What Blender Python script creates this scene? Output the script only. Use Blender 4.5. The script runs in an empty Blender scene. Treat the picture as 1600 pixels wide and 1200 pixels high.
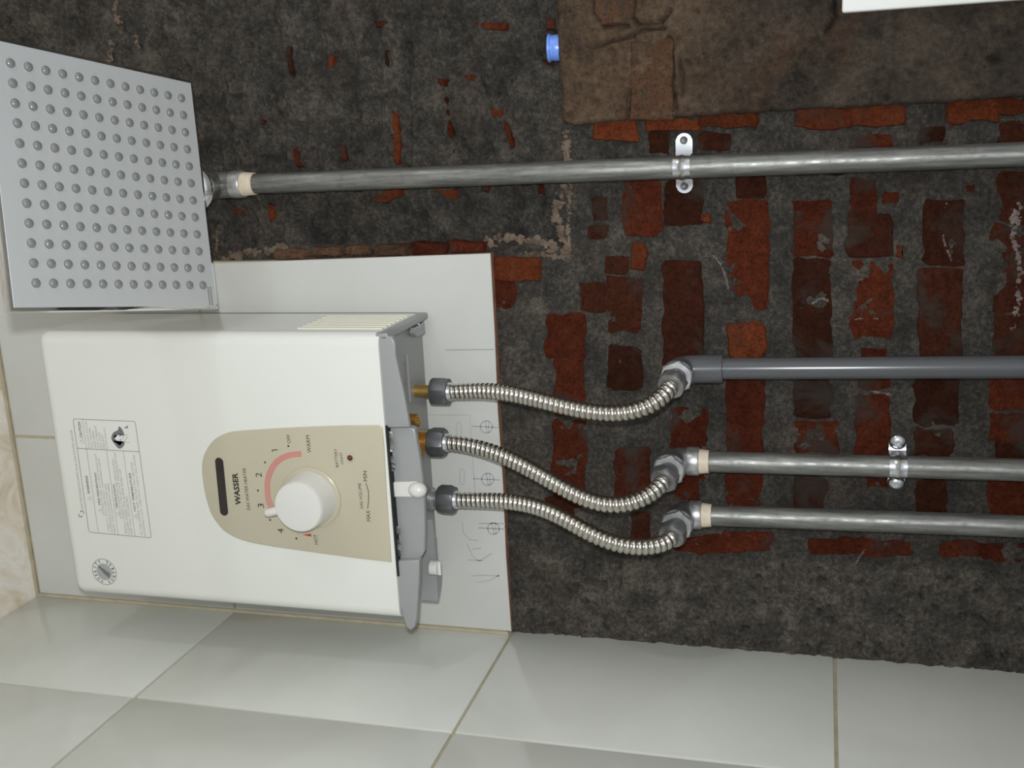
import bpy, bmesh, math, random
import numpy as np
from mathutils import Vector, Matrix, noise
from math import comb, pi, sin, cos

random.seed(7)
sc = bpy.context.scene
COL = sc.collection

# ------------------------------------------------------------------ camera
# right-handed camera held sideways (photo is rotated a quarter turn), looking up at the wall
CAM = np.array([0.53304, -1.04, 1.60])
FPX = 1695.54                       # focal length in pixels of a 1600 px wide frame
RM = np.array([[-0.04912247, 0.26893824, -0.96190395],
               [-0.97152358, -0.23636959, -0.01647273],
               [-0.23179499, 0.93370318, 0.2728909]])
_U, _, _V = np.linalg.svd(RM)
RM = _U @ _V
cam_data = bpy.data.cameras.new('camera')
cam_data.sensor_width = 36.0
cam_data.lens = FPX / 1600 * 36.0
cam_data.clip_start = 0.01
cam = bpy.data.objects.new('camera', cam_data)
COL.objects.link(cam)
_m = np.eye(4)
_m[:3, 0] = RM[0]
_m[:3, 1] = -RM[1]
_m[:3, 2] = -RM[2]
_m[:3, 3] = CAM
cam.matrix_world = Matrix(_m.tolist())
sc.camera = cam

# ------------------------------------------------------------------ light and exposure
sc.view_settings.view_transform = 'Standard'
sc.view_settings.look = 'None'
sc.view_settings.gamma = 1.0
sc.view_settings.use_curve_mapping = False
sc.view_settings.exposure = -0.80
world = bpy.data.worlds.new('world')
sc.world = world
world.use_nodes = True
world.node_tree.nodes['Background'].inputs[0].default_value = (0.9, 0.95, 1.0, 1)
world.node_tree.nodes['Background'].inputs[1].default_value = 1.3


def point_light(name, loc, power, radius, color=(1, 1, 1)):
    l = bpy.data.lights.new(name, 'POINT')
    l.energy = power
    l.shadow_soft_size = radius
    l.color = color
    o = bpy.data.objects.new(name, l)
    o.location = loc
    COL.objects.link(o)
    return o


FLASH_W, LAMP_W = 46.0, 16.0
fl = bpy.data.lights.new('camera_flash', 'SPOT')
fl.energy = FLASH_W
fl.spot_size = math.radians(98)
fl.spot_blend = 1.0
fl.shadow_soft_size = 0.012
fl.color = (0.965, 1.0, 1.01)
flash = bpy.data.objects.new('camera_flash', fl)
flash.location = (0.588, -1.045, 1.606)
flash.rotation_euler = (Vector((0.34, 0.0, 2.04)) - Vector(flash.location)).to_track_quat('-Z', 'Y').to_euler()
COL.objects.link(flash)
point_light('ceiling_bulb', (1.95, -0.98, 2.36), LAMP_W, 0.035, (0.95, 1.0, 1.04))


# ------------------------------------------------------------------ measuring helpers
def W(u, v, y=None, x=None, z=None):
    """point of the real plane x/y/z = const seen at photo position u, v"""
    d = RM.T @ np.array([(u - 800) / FPX, (v - 600) / FPX, 1.0])
    if y is not None:
        t = (y - CAM[1]) / d[1]
    elif x is not None:
        t = (x - CAM[0]) / d[0]
    else:
        t = (z - CAM[2]) / d[2]
    return Vector((CAM + t * d).tolist())


# ------------------------------------------------------------------ materials
def srgb(r, g, b):
    f = lambda c: (c / 255 / 12.92) if c <= 10 else ((c / 255 + 0.055) / 1.055) ** 2.4
    return (f(r), f(g), f(b), 1.0)


class NT:
    def __init__(self, name):
        self.m = bpy.data.materials.new(name)
        self.m.use_nodes = True
        self.t = self.m.node_tree
        self.b = self.t.nodes['Principled BSDF']
        self.co = None

    def node(self, kind, **kw):
        n = self.t.nodes.new(kind)
        for k, v in kw.items():
            setattr(n, k, v)
        return n

    def link(self, a, b):
        self.t.links.new(a, b)

    def coord(self, scale=(1, 1, 1), rot=(0, 0, 0)):
        tc = self.node('ShaderNodeTexCoord')
        mp = self.node('ShaderNodeMapping')
        mp.inputs['Scale'].default_value = scale
        mp.inputs['Rotation'].default_value = rot
        self.link(tc.outputs['Object'], mp.inputs[0])
        return mp.outputs[0]

    def noise(self, scale, detail=6, rough=0.6, co=None, dist=0.0):
        n = self.node('ShaderNodeTexNoise')
        n.inputs['Scale'].default_value = scale
        n.inputs['Detail'].default_value = detail
        n.inputs['Roughness'].default_value = rough
        n.inputs['Distortion'].default_value = dist
        self.link(co if co is not None else self.coord(), n.inputs['Vector'])
        return n.outputs['Fac']

    def ramp(self, fac, stops):
        r = self.node('ShaderNodeValToRGB')
        e = r.color_ramp.elements
        while len(e) < len(stops):
            e.new(0.5)
        for i, (p, c) in enumerate(stops):
            e[i].position = p
            e[i].color = c
        self.link(fac, r.inputs[0])
        return r.outputs[0]

    def mix(self, fac, a, b, mode='MIX'):
        n = self.node('ShaderNodeMix', data_type='RGBA', blend_type=mode)
        for k, s in (('Factor', fac), ('A', a), ('B', b)):
            sock = [i for i in n.inputs if i.name == k and (i.type == 'RGBA' if k != 'Factor' else i.type == 'VALUE')][0]
            if isinstance(s, (tuple, float, int)):
                sock.default_value = s
            else:
                self.link(s, sock)
        return [o for o in n.outputs if o.type == 'RGBA'][0]

    def color(self, c):
        if isinstance(c, tuple):
            self.b.inputs['Base Color'].default_value = c
        else:
            self.link(c, self.b.inputs['Base Color'])

    def bump(self, h, strength=0.4, dist=0.002):
        n = self.node('ShaderNodeBump')
        n.inputs['Strength'].default_value = strength
        n.inputs['Distance'].default_value = dist
        self.link(h, n.inputs['Height'])
        self.link(n.outputs[0], self.b.inputs['Normal'])

    def set(self, rough=0.5, metal=0.0, spec=None, coat=0.0):
        self.b.inputs['Roughness'].default_value = rough
        self.b.inputs['Metallic'].default_value = metal
        if spec is not None:
            self.b.inputs['Specular IOR Level'].default_value = spec
        self.b.inputs['Coat Weight'].default_value = coat
        return self.m


def plain(name, c, rough=0.5, metal=0.0, var=0.06, scale=30, spec=None, coat=0.0):
    n = NT(name)
    f = n.noise(scale, 4)
    lo = tuple(x * (1 - var) for x in c[:3]) + (1,)
    hi = tuple(min(1, x * (1 + var)) for x in c[:3]) + (1,)
    n.color(n.ramp(f, [(0.3, lo), (0.7, hi)]))
    return n.set(rough, metal, spec, coat)


def mat_mortar():
    n = NT('old_mortar')
    at = n.node('ShaderNodeAttribute', attribute_name='tone')
    a = n.noise(26, 9, 0.7)
    fine = n.noise(230, 6, 0.85)
    mx = n.node('ShaderNodeMath', operation='MULTIPLY_ADD')
    mx.inputs[1].default_value = 0.75
    n.link(fine, mx.inputs[0])
    ad = n.node('ShaderNodeMath', operation='MULTIPLY')
    ad.inputs[1].default_value = 0.55
    n.link(a, ad.inputs[0])
    n.link(ad.outputs[0], mx.inputs[2])
    a = mx.outputs[0]
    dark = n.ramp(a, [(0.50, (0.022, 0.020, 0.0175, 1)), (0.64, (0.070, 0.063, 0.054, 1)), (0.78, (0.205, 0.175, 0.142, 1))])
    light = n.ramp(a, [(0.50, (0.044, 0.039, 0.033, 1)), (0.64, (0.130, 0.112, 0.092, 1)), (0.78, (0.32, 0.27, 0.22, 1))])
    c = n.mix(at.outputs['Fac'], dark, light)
    rg = n.node('ShaderNodeAttribute', attribute_name='coarse')
    cr = n.noise(95, 8, 0.85, co=n.coord((0.6, 1, 1.25), (0, 0.25, 0)), dist=0.6)
    cm = n.ramp(cr, [(0.535, (0, 0, 0, 1)), (0.63, (1, 1, 1, 1))])
    c = n.mix(n.mix(1.0, cm, rg.outputs['Color'], 'MULTIPLY'), c, (0.19, 0.152, 0.115, 1))
    dk = n.noise(80, 7, 0.8, co=n.coord((0.5, 1, 1.2), (0, 0.2, 0)))
    c = n.mix(n.ramp(dk, [(0.30, (0.7,) * 3 + (1,)), (0.44, (0, 0, 0, 1))]), c, (0.014, 0.013, 0.012, 1))
    r = n.noise(9, 5, 0.6)
    c = n.mix(n.ramp(r, [(0.56, (0, 0, 0, 1)), (0.72, (0.5, 0.5, 0.5, 1))]), c, (0.085, 0.036, 0.020, 1))
    s = n.noise(170, 3, 0.7)
    c = n.mix(n.ramp(s, [(0.70, (0, 0, 0, 1)), (0.80, (0.6, 0.6, 0.6, 1))]), c, (0.24, 0.21, 0.18, 1))
    n.color(c)
    n.bump(n.noise(330, 6, 0.85), 1.0, 0.007)
    return n.set(0.85, 0, 0.35)


def mat_brick(name, base, bright, smear=0.5):
    n = NT(name)
    info = n.node('ShaderNodeObjectInfo')
    a = n.noise(75, 9, 0.85)
    c = n.ramp(a, [(0.30, tuple(x * 0.45 for x in base) + (1,)), (0.5, tuple(base) + (1,)), (0.78, tuple(bright) + (1,))])
    gr = n.noise(300, 5, 0.85)
    c = n.mix(n.ramp(gr, [(0.34, (0.75,) * 3 + (1,)), (0.50, (0, 0, 0, 1))]), c, tuple(x * 0.30 for x in base) + (1,))
    v = n.node('ShaderNodeHueSaturation')
    v.inputs['Saturation'].default_value = 0.97
    mr = n.node('ShaderNodeMapRange')
    mr.inputs['To Min'].default_value = 0.72
    mr.inputs['To Max'].default_value = 1.25
    n.link(info.outputs['Random'], mr.inputs[0])
    n.link(mr.outputs[0], v.inputs['Value'])
    n.link(c, v.inputs['Color'])
    c = v.outputs[0]
    g = n.noise(16, 6, 0.62, dist=0.6)
    c = n.mix(n.ramp(g, [(0.52, (0, 0, 0, 1)), (0.64, (smear,) * 3 + (1,))]), c, (0.078, 0.066, 0.055, 1))
    s = n.noise(60, 5, 0.7)
    c = n.mix(n.ramp(s, [(0.68, (0, 0, 0, 1)), (0.78, (0.35,) * 3 + (1,))]), c, (0.22, 0.17, 0.15, 1))
    n.color(c)
    n.bump(n.noise(330, 6, 0.85), 1.0, 0.005)
    return n.set(0.9, 0, 0.12)


def mat_plaster():
    n = NT('brown_plaster')
    a = n.noise(13, 9, 0.66)
    at = n.node('ShaderNodeAttribute', attribute_name='tone')
    fine = n.noise(180, 7, 0.85)
    mx = n.node('ShaderNodeMath', operation='MULTIPLY_ADD')
    mx.inputs[1].default_value = 0.6
    n.link(fine, mx.inputs[0])
    ad = n.node('ShaderNodeMath', operation='MULTIPLY')
    ad.inputs[1].default_value = 0.5
    n.link(a, ad.inputs[0])
    n.link(ad.outputs[0], mx.inputs[2])
    a = mx.outputs[0]
    warm = n.ramp(a, [(0.44, (0.070, 0.049, 0.034, 1)), (0.56, (0.200, 0.125, 0.074, 1)), (0.68, (0.33, 0.23, 0.155, 1))])
    cool = n.ramp(a, [(0.44, (0.038, 0.030, 0.025, 1)), (0.56, (0.105, 0.080, 0.060, 1)), (0.68, (0.20, 0.152, 0.112, 1))])
    c = n.mix(at.outputs['Fac'], warm, cool)
    g = n.noise(6, 6, 0.6)
    c = n.mix(n.ramp(g, [(0.47, (0, 0, 0, 1)), (0.66, (0.6,) * 3 + (1,))]), c, (0.092, 0.077, 0.064, 1))
    o = n.noise(11, 5, 0.6, dist=0.5)
    c = n.mix(n.ramp(o, [(0.54, (0, 0, 0, 1)), (0.72, (0.5,) * 3 + (1,))]), c, (0.15, 0.062, 0.028, 1))
    n.color(c)
    n.bump(n.noise(260, 7, 0.85), 1.0, 0.006)
    return n.set(0.9, 0, 0.25)


def mat_tile(name, c0, c1, rough=0.16, sc_=4.0):
    n = NT(name)
    a = n.noise(sc_, 5, 0.55, dist=0.4)
    n.color(n.ramp(a, [(0.35, c0), (0.65, c1)]))
    return n.set(rough, 0, 0.5)


def mat_galv():
    n = NT('galvanized_steel')
    st = n.noise(14, 6, 0.7, co=n.coord((14, 14, 1.2), (0.25, 0.2, 0)))
    fl = n.noise(90, 4, 0.6)
    c = n.ramp(st, [(0.3, (0.12, 0.12, 0.113, 1)), (0.5, (0.225, 0.225, 0.21, 1)), (0.7, (0.36, 0.36, 0.335, 1))])
    c = n.mix(n.ramp(fl, [(0.55, (0, 0, 0, 1)), (0.75, (0.45,) * 3 + (1,))]), c, (0.13, 0.125, 0.115, 1))
    n.color(c)
    rr = n.ramp(fl, [(0.3, (0.36,) * 3 + (1,)), (0.7, (0.58,) * 3 + (1,))])
    n.link(rr, n.b.inputs['Roughness'])
    n.bump(n.noise(160, 4, 0.6, co=n.coord((1, 1, 0.25))), 0.10, 0.001)
    n.b.inputs['Metallic'].default_value = 0.72
    return n.m


def mat_marble():
    n = NT('yellow_marbled_ceiling')
    a = n.noise(11, 8, 0.62, dist=1.6)
    c = n.ramp(a, [(0.30, srgb(205, 186, 152)), (0.45, srgb(238, 226, 210)), (0.55, srgb(246, 240, 232)), (0.7, srgb(220, 204, 172))])
    n.color(c)
    return n.set(0.3, 0, 0.5)


M = {}
M['mortar'] = mat_mortar()
M['brick'] = mat_brick('red_brick', (0.132, 0.0245, 0.0075), (0.25, 0.055, 0.015), 0.75)
M['brick_dark'] = mat_brick('dark_brick', (0.074, 0.0195, 0.0080), (0.135, 0.034, 0.011), 0.8)
M['brick_orange'] = mat_brick('orange_brick', (0.205, 0.044, 0.011), (0.33, 0.085, 0.022), 0.45)
M['brick_dusty'] = mat_brick('dusty_brick', (0.19, 0.098, 0.056), (0.29, 0.16, 0.095), 0.4)
M['plaster'] = mat_plaster()
M['crust'] = plain('light_mortar_crust', (0.130, 0.096, 0.072, 1), 0.95, 0, 0.5, 90, 0.1)
M['salt'] = plain('white_salt', (0.145, 0.115, 0.105, 1), 0.95, 0, 0.45, 160, 0.1)
M['tile'] = mat_tile('white_wall_tile', srgb(203, 204, 196), srgb(216, 217, 210))
M['tile_back'] = mat_tile('white_back_tile', srgb(196, 196, 190), srgb(205, 205, 200), 0.2)
M['tile_bright'] = mat_tile('bright_white_tile', srgb(236, 236, 232), srgb(244, 244, 240), 0.1)
M['clay'] = plain('tile_clay', srgb(150, 105, 80), 0.9, 0, 0.25, 80)
M['grout'] = plain('tile_grout', srgb(176, 166, 142), 0.85, 0, 0.12, 60)
M['marble'] = mat_marble()
M['floor'] = plain('floor_tile', srgb(214, 212, 204), 0.4)
M['paint'] = plain('white_paint', srgb(240, 239, 234), 0.6, 0, 0.01, 4)
M['enamel'] = plain('white_enamel', srgb(226, 226, 219), 0.16, 0, 0.01, 5, 0.5, 0.3)
M['side'] = plain('cream_side', srgb(222, 218, 200), 0.25, 0, 0.01, 5)
M['cream'] = plain('cream_plastic', srgb(188, 180, 158), 0.28, 0, 0.012, 6)
M['greyplastic'] = plain('grey_plastic', srgb(150, 151, 150), 0.33, 0, 0.012, 8)
M['greymetal'] = plain('painted_back_plate', srgb(146, 146, 144), 0.38, 0.1, 0.02, 10)
M['knob'] = plain('white_knob', srgb(216, 214, 208), 0.3, 0, 0.01, 8)
M['window'] = plain('dark_window', srgb(52, 46, 44), 0.2, 0, 0.15, 40)
M['black'] = plain('black_gap_shade', srgb(18, 18, 18), 0.7, 0, 0.1)
M['ink'] = plain('black_ink', srgb(38, 36, 36), 0.5, 0, 0.03)
M['inkgrey'] = plain('grey_ink', srgb(136, 136, 134), 0.5, 0, 0.03)
M['inkfaint'] = plain('faint_grey_ink', srgb(166, 167, 164), 0.5, 0, 0.03)
M['inkhair'] = plain('slate_ink', srgb(112, 112, 116), 0.5, 0, 0.03)
M['red'] = plain('red_ink', srgb(205, 108, 108), 0.5, 0, 0.04)
M['redtri'] = plain('deep_red_ink', srgb(185, 40, 48), 0.5, 0, 0.04)
M['led'] = plain('dark_red_lens', srgb(92, 40, 36), 0.15, 0, 0.1)
M['brass'] = plain('brass', (0.50, 0.33, 0.11, 1), 0.52, 0.9, 0.12, 60)
M['bronze'] = plain('copper_brass', (0.55, 0.29, 0.06, 1), 0.36, 0.85, 0.18, 60)
M['nutsteel'] = plain('dull_nut_steel', (0.17, 0.17, 0.175, 1), 0.45, 0.75, 0.25, 50)
M['zinc'] = plain('cast_zinc', (0.50, 0.50, 0.50, 1), 0.38, 0.8, 0.25, 120)
M['dullzinc'] = plain('dull_zinc', (0.30, 0.30, 0.305, 1), 0.42, 0.8, 0.25, 120)
M['castdark'] = plain('dark_cast_iron', (0.20, 0.20, 0.205, 1), 0.42, 0.75, 0.25, 120)
M['stainless'] = plain('stainless_hose', (0.62, 0.585, 0.53, 1), 0.24, 1.0, 0.05, 60)
M['chrome'] = plain('chrome', (0.78, 0.78, 0.80, 1), 0.07, 1.0, 0.02)
M['strap'] = plain('bright_strap', (0.66, 0.67, 0.69, 1), 0.2, 0.95, 0.05, 30)
M['galv'] = mat_galv()
M['pvc'] = plain('grey_pvc', srgb(84, 85, 88), 0.22, 0, 0.03, 20, 0.5)
M['teflon'] = plain('teflon_tape', srgb(214, 200, 178), 0.6, 0, 0.12, 90)
M['plateface'] = plain('grey_shower_face', srgb(186, 187, 187), 0.35, 0, 0.01, 4)
M['nozzle'] = plain('nozzle_rubber', srgb(128, 128, 126), 0.09, 0, 0.06, 60, 0.7)
M['bluecap'] = plain('blue_plastic', srgb(112, 150, 232), 0.3, 0, 0.06, 40)
M['pencil'] = plain('pencil_line', srgb(174, 175, 174), 0.7, 0, 0.06)
M['pencildark'] = plain('dark_pencil_line', srgb(158, 160, 162), 0.7, 0, 0.06)
M['foil'] = plain('crumpled_foil', (0.7, 0.7, 0.7, 1), 0.3, 0.9, 0.2, 70)


# ------------------------------------------------------------------ building helpers
WL = {}


def link(name, me, mat, parent=None, at=None, smooth=None):
    """one mesh object; world-space mesh is moved to its own origin"""
    base = WL[parent.name] if parent else Vector((0, 0, 0))
    org = Vector(at) if at is not None else base
    me.transform(Matrix.Translation(-org))
    me.materials.clear()
    for m in (mat if isinstance(mat, (list, tuple)) else [mat]):
        me.materials.append(m)
    if smooth is not None:
        me.polygons.foreach_set('use_smooth', [True] * len(me.polygons))
        me.set_sharp_from_angle(angle=math.radians(smooth))
    me.update()
    o = bpy.data.objects.new(name, me)
    COL.objects.link(o)
    o.location = org - base
    if parent:
        o.parent = parent
    WL[o.name] = org
    return o


def build(name, bm, mat, parent=None, at=None, smooth=35):
    bmesh.ops.recalc_face_normals(bm, faces=bm.faces[:])
    me = bpy.data.meshes.new(name)
    bm.to_mesh(me)
    bm.free()
    return link(name, me, mat, parent, at, smooth)


def thing(name, loc, label, cat, group=None):
    o = bpy.data.objects.new(name, None)
    o.empty_display_size = 0.02
    COL.objects.link(o)
    o.location = loc
    WL[o.name] = Vector(loc)
    o['label'] = label
    o['category'] = cat
    if group:
        o['group'] = group
    return o


def structure(o):
    o['kind'] = 'structure'
    return o


def B():
    return bmesh.new()


def box(bm, a, b, bevel=0.0, seg=2):
    r = bmesh.ops.create_cube(bm, size=1.0)
    vs = r['verts']
    for v in vs:
        v.co = Vector([a[i] + (v.co[i] + 0.5) * (b[i] - a[i]) for i in range(3)])
    if bevel:
        es = list({e for v in vs for e in v.link_edges})
        bmesh.ops.bevel(bm, geom=es, offset=bevel, segments=seg, profile=0.5, affect='EDGES')
    return vs


def frame_for(d):
    d = Vector(d).normalized()
    a = Vector((0, 0, 1)) if abs(d.z) < 0.9 else Vector((1, 0, 0))
    x = d.cross(a).normalized()
    return x, d.cross(x).normalized(), d


def lathe(bm, p0, d, prof, seg=24, rot=0.0, caps=True):
    """prof = [(distance along d, radius)]"""
    x, y, d = frame_for(d)
    p0 = Vector(p0)
    rings = []
    for s, r in prof:
        c = p0 + d * s
        rings.append([bm.verts.new(c + (x * cos(2 * pi * k / seg + rot) + y * sin(2 * pi * k / seg + rot)) * r) for k in range(seg)])
    for a, b in zip(rings, rings[1:]):
        for k in range(seg):
            bm.faces.new((a[k], a[(k + 1) % seg], b[(k + 1) % seg], b[k]))
    if caps:
        bm.faces.new(rings[0])
        bm.faces.new(rings[-1][::-1])


def cyl(bm, p0, p1, r0, r1=None, seg=24, ch=0.0):
    p0, p1 = Vector(p0), Vector(p1)
    r1 = r0 if r1 is None else r1
    L = (p1 - p0).length
    if ch:
        prof = [(0, r0 - ch), (ch, r0), (L - ch, r1), (L, r1 - ch)]
    else:
        prof = [(0, r0), (L, r1)]
    lathe(bm, p0, p1 - p0, prof, seg)


def hexnut(bm, p0, p1, r, rot=0.0, ch=0.18):
    """hexagonal prism with turned corner chamfers, r = corner radius"""
    p0, p1 = Vector(p0), Vector(p1)
    x, y, d = frame_for(p1 - p0)
    L = (p1 - p0).length
    ri = r * 0.866
    rings = []
    for s, f in ((0, 1), (L * ch, 0), (L * (1 - ch), 0), (L, 1)):
        ring = []
        for k in range(24):
            a = 2 * pi * k / 24
            m = ((a + pi / 6) % (pi / 3)) - pi / 6
            rad = ri / cos(m)
            if f:
                rad = min(rad, ri * 1.01)
            ring.append(bm.verts.new(p0 + d * s + (x * cos(a + rot) + y * sin(a + rot)) * rad))
        rings.append(ring)
    for a, b in zip(rings, rings[1:]):
        for k in range(24):
            bm.faces.new((a[k], a[(k + 1) % 24], b[(k + 1) % 24], b[k]))
    bm.faces.new(rings[0])
    bm.faces.new(rings[-1][::-1])


def sweep(bm, pts, radii, seg=20, caps=True):
    pts = [Vector(p) for p in pts]
    n = len(pts)
    t = [(pts[min(i + 1, n - 1)] - pts[max(i - 1, 0)]).normalized() for i in range(n)]
    x = frame_for(t[0])[0]
    rings = []
    for i in range(n):
        x = (x - t[i] * x.dot(t[i])).normalized()
        y = t[i].cross(x)
        r = radii[i] if hasattr(radii, '__len__') else radii
        rings.append([bm.verts.new(pts[i] + (x * cos(2 * pi * k / seg) + y * sin(2 * pi * k / seg)) * r) for k in range(seg)])
    for a, b in zip(rings, rings[1:]):
        for k in range(seg):
            bm.faces.new((a[k], a[(k + 1) % seg], b[(k + 1) % seg], b[k]))
    if caps:
        bm.faces.new(rings[0])
        bm.faces.new(rings[-1][::-1])


def prism(bm, poly, ext, bevel=0.0, seg=2):
    """closed polygon (world points) extruded by vector ext; bevels the far rim"""
    ext = Vector(ext)
    a = [bm.verts.new(p) for p in poly]
    b = [bm.verts.new(Vector(p) + ext) for p in poly]
    n = len(a)
    bm.faces.new(a)
    top = bm.faces.new(b[::-1])
    for k in range(n):
        bm.faces.new((a[k], b[k], b[(k + 1) % n], a[(k + 1) % n]))
    bmesh.ops.recalc_face_normals(bm, faces=bm.faces[:])
    if bevel:
        es = list(top.edges)
        bmesh.ops.bevel(bm, geom=es, offset=bevel, segments=seg, profile=0.5, affect='EDGES')


def spline(ctrl, n=60):
    """Catmull-Rom through control points"""
    c = [Vector(p) for p in ctrl]
    c = [c[0] * 2 - c[1]] + c + [c[-1] * 2 - c[-2]]
    out = []
    m = len(c) - 3
    for i in range(m):
        for k in range(n):
            s = k / n
            p0, p1, p2, p3 = c[i:i + 4]
            out.append(0.5 * ((2 * p1) + (p2 - p0) * s + (2 * p0 - 5 * p1 + 4 * p2 - p3) * s * s + (3 * p1 - p0 - 3 * p2 + p3) * s ** 3))
    out.append(c[-2])
    return out


def smooth_closed(pts, per=4):
    n = len(pts)
    out = []
    for i in range(n):
        p0, p1, p2, p3 = [Vector(pts[(i + k) % n]) for k in (-1, 0, 1, 2)]
        for k in range(per):
            s = k / per
            out.append(0.5 * ((2 * p1) + (p2 - p0) * s + (2 * p0 - 5 * p1 + 4 * p2 - p3) * s * s + (3 * p1 - p0 - 3 * p2 + p3) * s ** 3))
    return out


def ribbon(bm, pts, width, normal=(0, -1, 0), closed=False):
    """flat printed stroke"""
    pts = [Vector(p) for p in pts]
    nrm = Vector(normal)
    n = len(pts)
    prs = []
    for i in range(n):
        a = pts[(i - 1) % n] if (closed or i > 0) else pts[i]
        b = pts[(i + 1) % n] if (closed or i < n - 1) else pts[i]
        s = (b - a).normalized().cross(nrm).normalized() * (width if not hasattr(width, '__len__') else width[i]) / 2
        prs.append((bm.verts.new(pts[i] + s), bm.verts.new(pts[i] - s)))
    for i in range(n if closed else n - 1):
        a, b = prs[i], prs[(i + 1) % n]
        bm.faces.new((a[0], b[0], b[1], a[1]))


def fbm(x, y, z, s, o=4):
    return noise.fractal((x * s, y * s, z * s), 0.9, 2.1, o, noise_basis='PERLIN_ORIGINAL')


# ================================================================== THE SETTING
RX, FY, CZ = 2.45, -1.75, 2.521           # right wall, front wall, ceiling height
YT = -0.012                               # face of the tiles on the back wall

# ---- back wall: rough old mortar, dense only where it shows
def proj_arrays(X, Y, Z):
    q = np.stack([X - CAM[0], Y - CAM[1], Z - CAM[2]], -1) @ RM.T
    return 800 + FPX * q[..., 0] / q[..., 2], 600 + FPX * q[..., 1] / q[..., 2]


def smooth01(t):
    t = np.clip(t, 0, 1)
    return t * t * (3 - 2 * t)


def back_wall():
    x = np.concatenate([np.arange(0.0, 0.745, 0.0023), np.linspace(0.76, RX, 12)])
    z = np.concatenate([np.linspace(0, 1.33, 12), np.arange(1.345, CZ - 0.002, 0.0023), [CZ]])
    X, Z = np.meshgrid(x, z)
    U, V = proj_arrays(X, 0 * X, Z)
    H = np.zeros_like(X)
    T = np.zeros_like(X)
    fine = (X < 0.75) & (Z > 1.34)
    # masks of the zones seen on the wall
    rough = smooth01((886 - U) / 14) * smooth01((394 - V) / 10)
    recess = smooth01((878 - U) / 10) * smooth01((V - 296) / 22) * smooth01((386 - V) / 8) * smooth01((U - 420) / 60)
    strip = smooth01((V - (862 + (U - 800) * 0.016)) / 14) * smooth01((U - 780) / 10)
    cem = smooth01((862 - U) / 14) * smooth01((V - 455) / 25) * (1 - strip)
    topleft = smooth01((330 - U) / 40) * smooth01((150 - V) / 40)
    ny, nx = X.shape
    for j in range(ny):
        for i in range(nx):
            if not fine[j, i]:
                continue
            px, pz = float(X[j, i]), float(Z[j, i])
            n1 = fbm(px, 0.3, pz, 55, 4)
            n2 = fbm(px, 1.7, pz, 14, 3)
            h = (0.0013 * n1 + 0.0010 * n2) * (1 - 0.3 * float(rough[j, i]))
            r = float(rough[j, i])
            if r > 0.01:
                # coarse render thrown over the courses: long ridges along x, pits between
                g = fbm(px * 0.30 + 0.12 * pz, 5.0, pz, 40, 3)
                k = fbm(px, 8.0, pz, 95, 5)
                rd = abs(fbm(px * 0.34 + 0.10 * pz + 0.004 * n2, 15.0, pz, 21, 2))
                h += r * (0.0060 * g + 0.0060 * k + 0.004 - 0.016 * max(0.0, 0.30 - rd) * 2.2)
                pit = fbm(px, 31.0, pz, 60, 2)
                if pit < -0.25:
                    h += r * 0.012 * (pit + 0.25)
            h -= float(recess[j, i]) * 0.006
            s = float(strip[j, i])
            if s > 0.01:
                k = fbm(px, 12.0, pz, 70, 5)
                h += s * (0.0045 + 0.0036 * k)
                pit = fbm(px, 33.0, pz, 105, 2)
                if pit < -0.32:
                    h += s * 0.016 * (pit + 0.32)
            c = float(cem[j, i])
            if c > 0.01:
                h += c * (0.0015 + 0.0022 * fbm(px, 3.0, pz, 40, 4))
            H[j, i] = h
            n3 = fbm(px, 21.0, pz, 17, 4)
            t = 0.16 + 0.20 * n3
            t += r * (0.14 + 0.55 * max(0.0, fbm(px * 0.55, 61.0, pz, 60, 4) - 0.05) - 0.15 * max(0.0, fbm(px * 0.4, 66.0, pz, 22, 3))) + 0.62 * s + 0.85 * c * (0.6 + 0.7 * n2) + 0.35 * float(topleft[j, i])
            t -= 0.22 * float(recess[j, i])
            T[j, i] = min(1, max(0, t))
    H -= 0.017 * smooth01((34 - np.hypot((U - 858) * 1.6, V - 75)) / 8)
    H = np.clip(H, -0.018, 0.0092)
    verts = np.stack([X, -H, Z], -1).reshape(-1, 3)
    idx = np.arange(ny * nx).reshape(ny, nx)
    f = np.stack([idx[:-1, :-1], idx[:-1, 1:], idx[1:, 1:], idx[1:, :-1]], -1).reshape(-1, 4)
    me = bpy.data.meshes.new('wall_back')
    me.from_pydata(verts.tolist(), [], f.tolist())
    a = me.attributes.new('tone', 'FLOAT', 'POINT')
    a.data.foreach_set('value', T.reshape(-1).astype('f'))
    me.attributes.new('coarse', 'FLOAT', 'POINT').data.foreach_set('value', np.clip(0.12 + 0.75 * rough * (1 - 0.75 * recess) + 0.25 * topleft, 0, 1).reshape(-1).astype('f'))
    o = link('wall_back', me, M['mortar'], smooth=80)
    return structure(o), (x, z, H)


wall_back, (_gx, _gz, _GH) = back_wall()


def wall_h(px, pz):
    i = int(np.argmin(np.abs(_gx - px)))
    j = int(np.argmin(np.abs(_gz - pz)))
    return float(_GH[j, i])


def shell_box(name, a, b, mat):
    bm = B()
    box(bm, a, b)
    return structure(build(name, bm, mat, smooth=None))


shell_box('floor', (-0.05, FY - 0.05, -0.06), (RX + 0.05, 0.05, 0.0), M['floor'])
ceiling = shell_box('ceiling', (-0.05, FY - 0.05, CZ), (RX + 0.05, 0.05, CZ + 0.06), M['marble'])
wall_left = shell_box('wall_left', (-0.06, FY, 0.0), (-0.0022, 0.03, CZ), M['grout'])
shell_box('wall_right', (RX, FY, 0.0), (RX + 0.06, 0.03, CZ), M['paint'])
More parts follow.
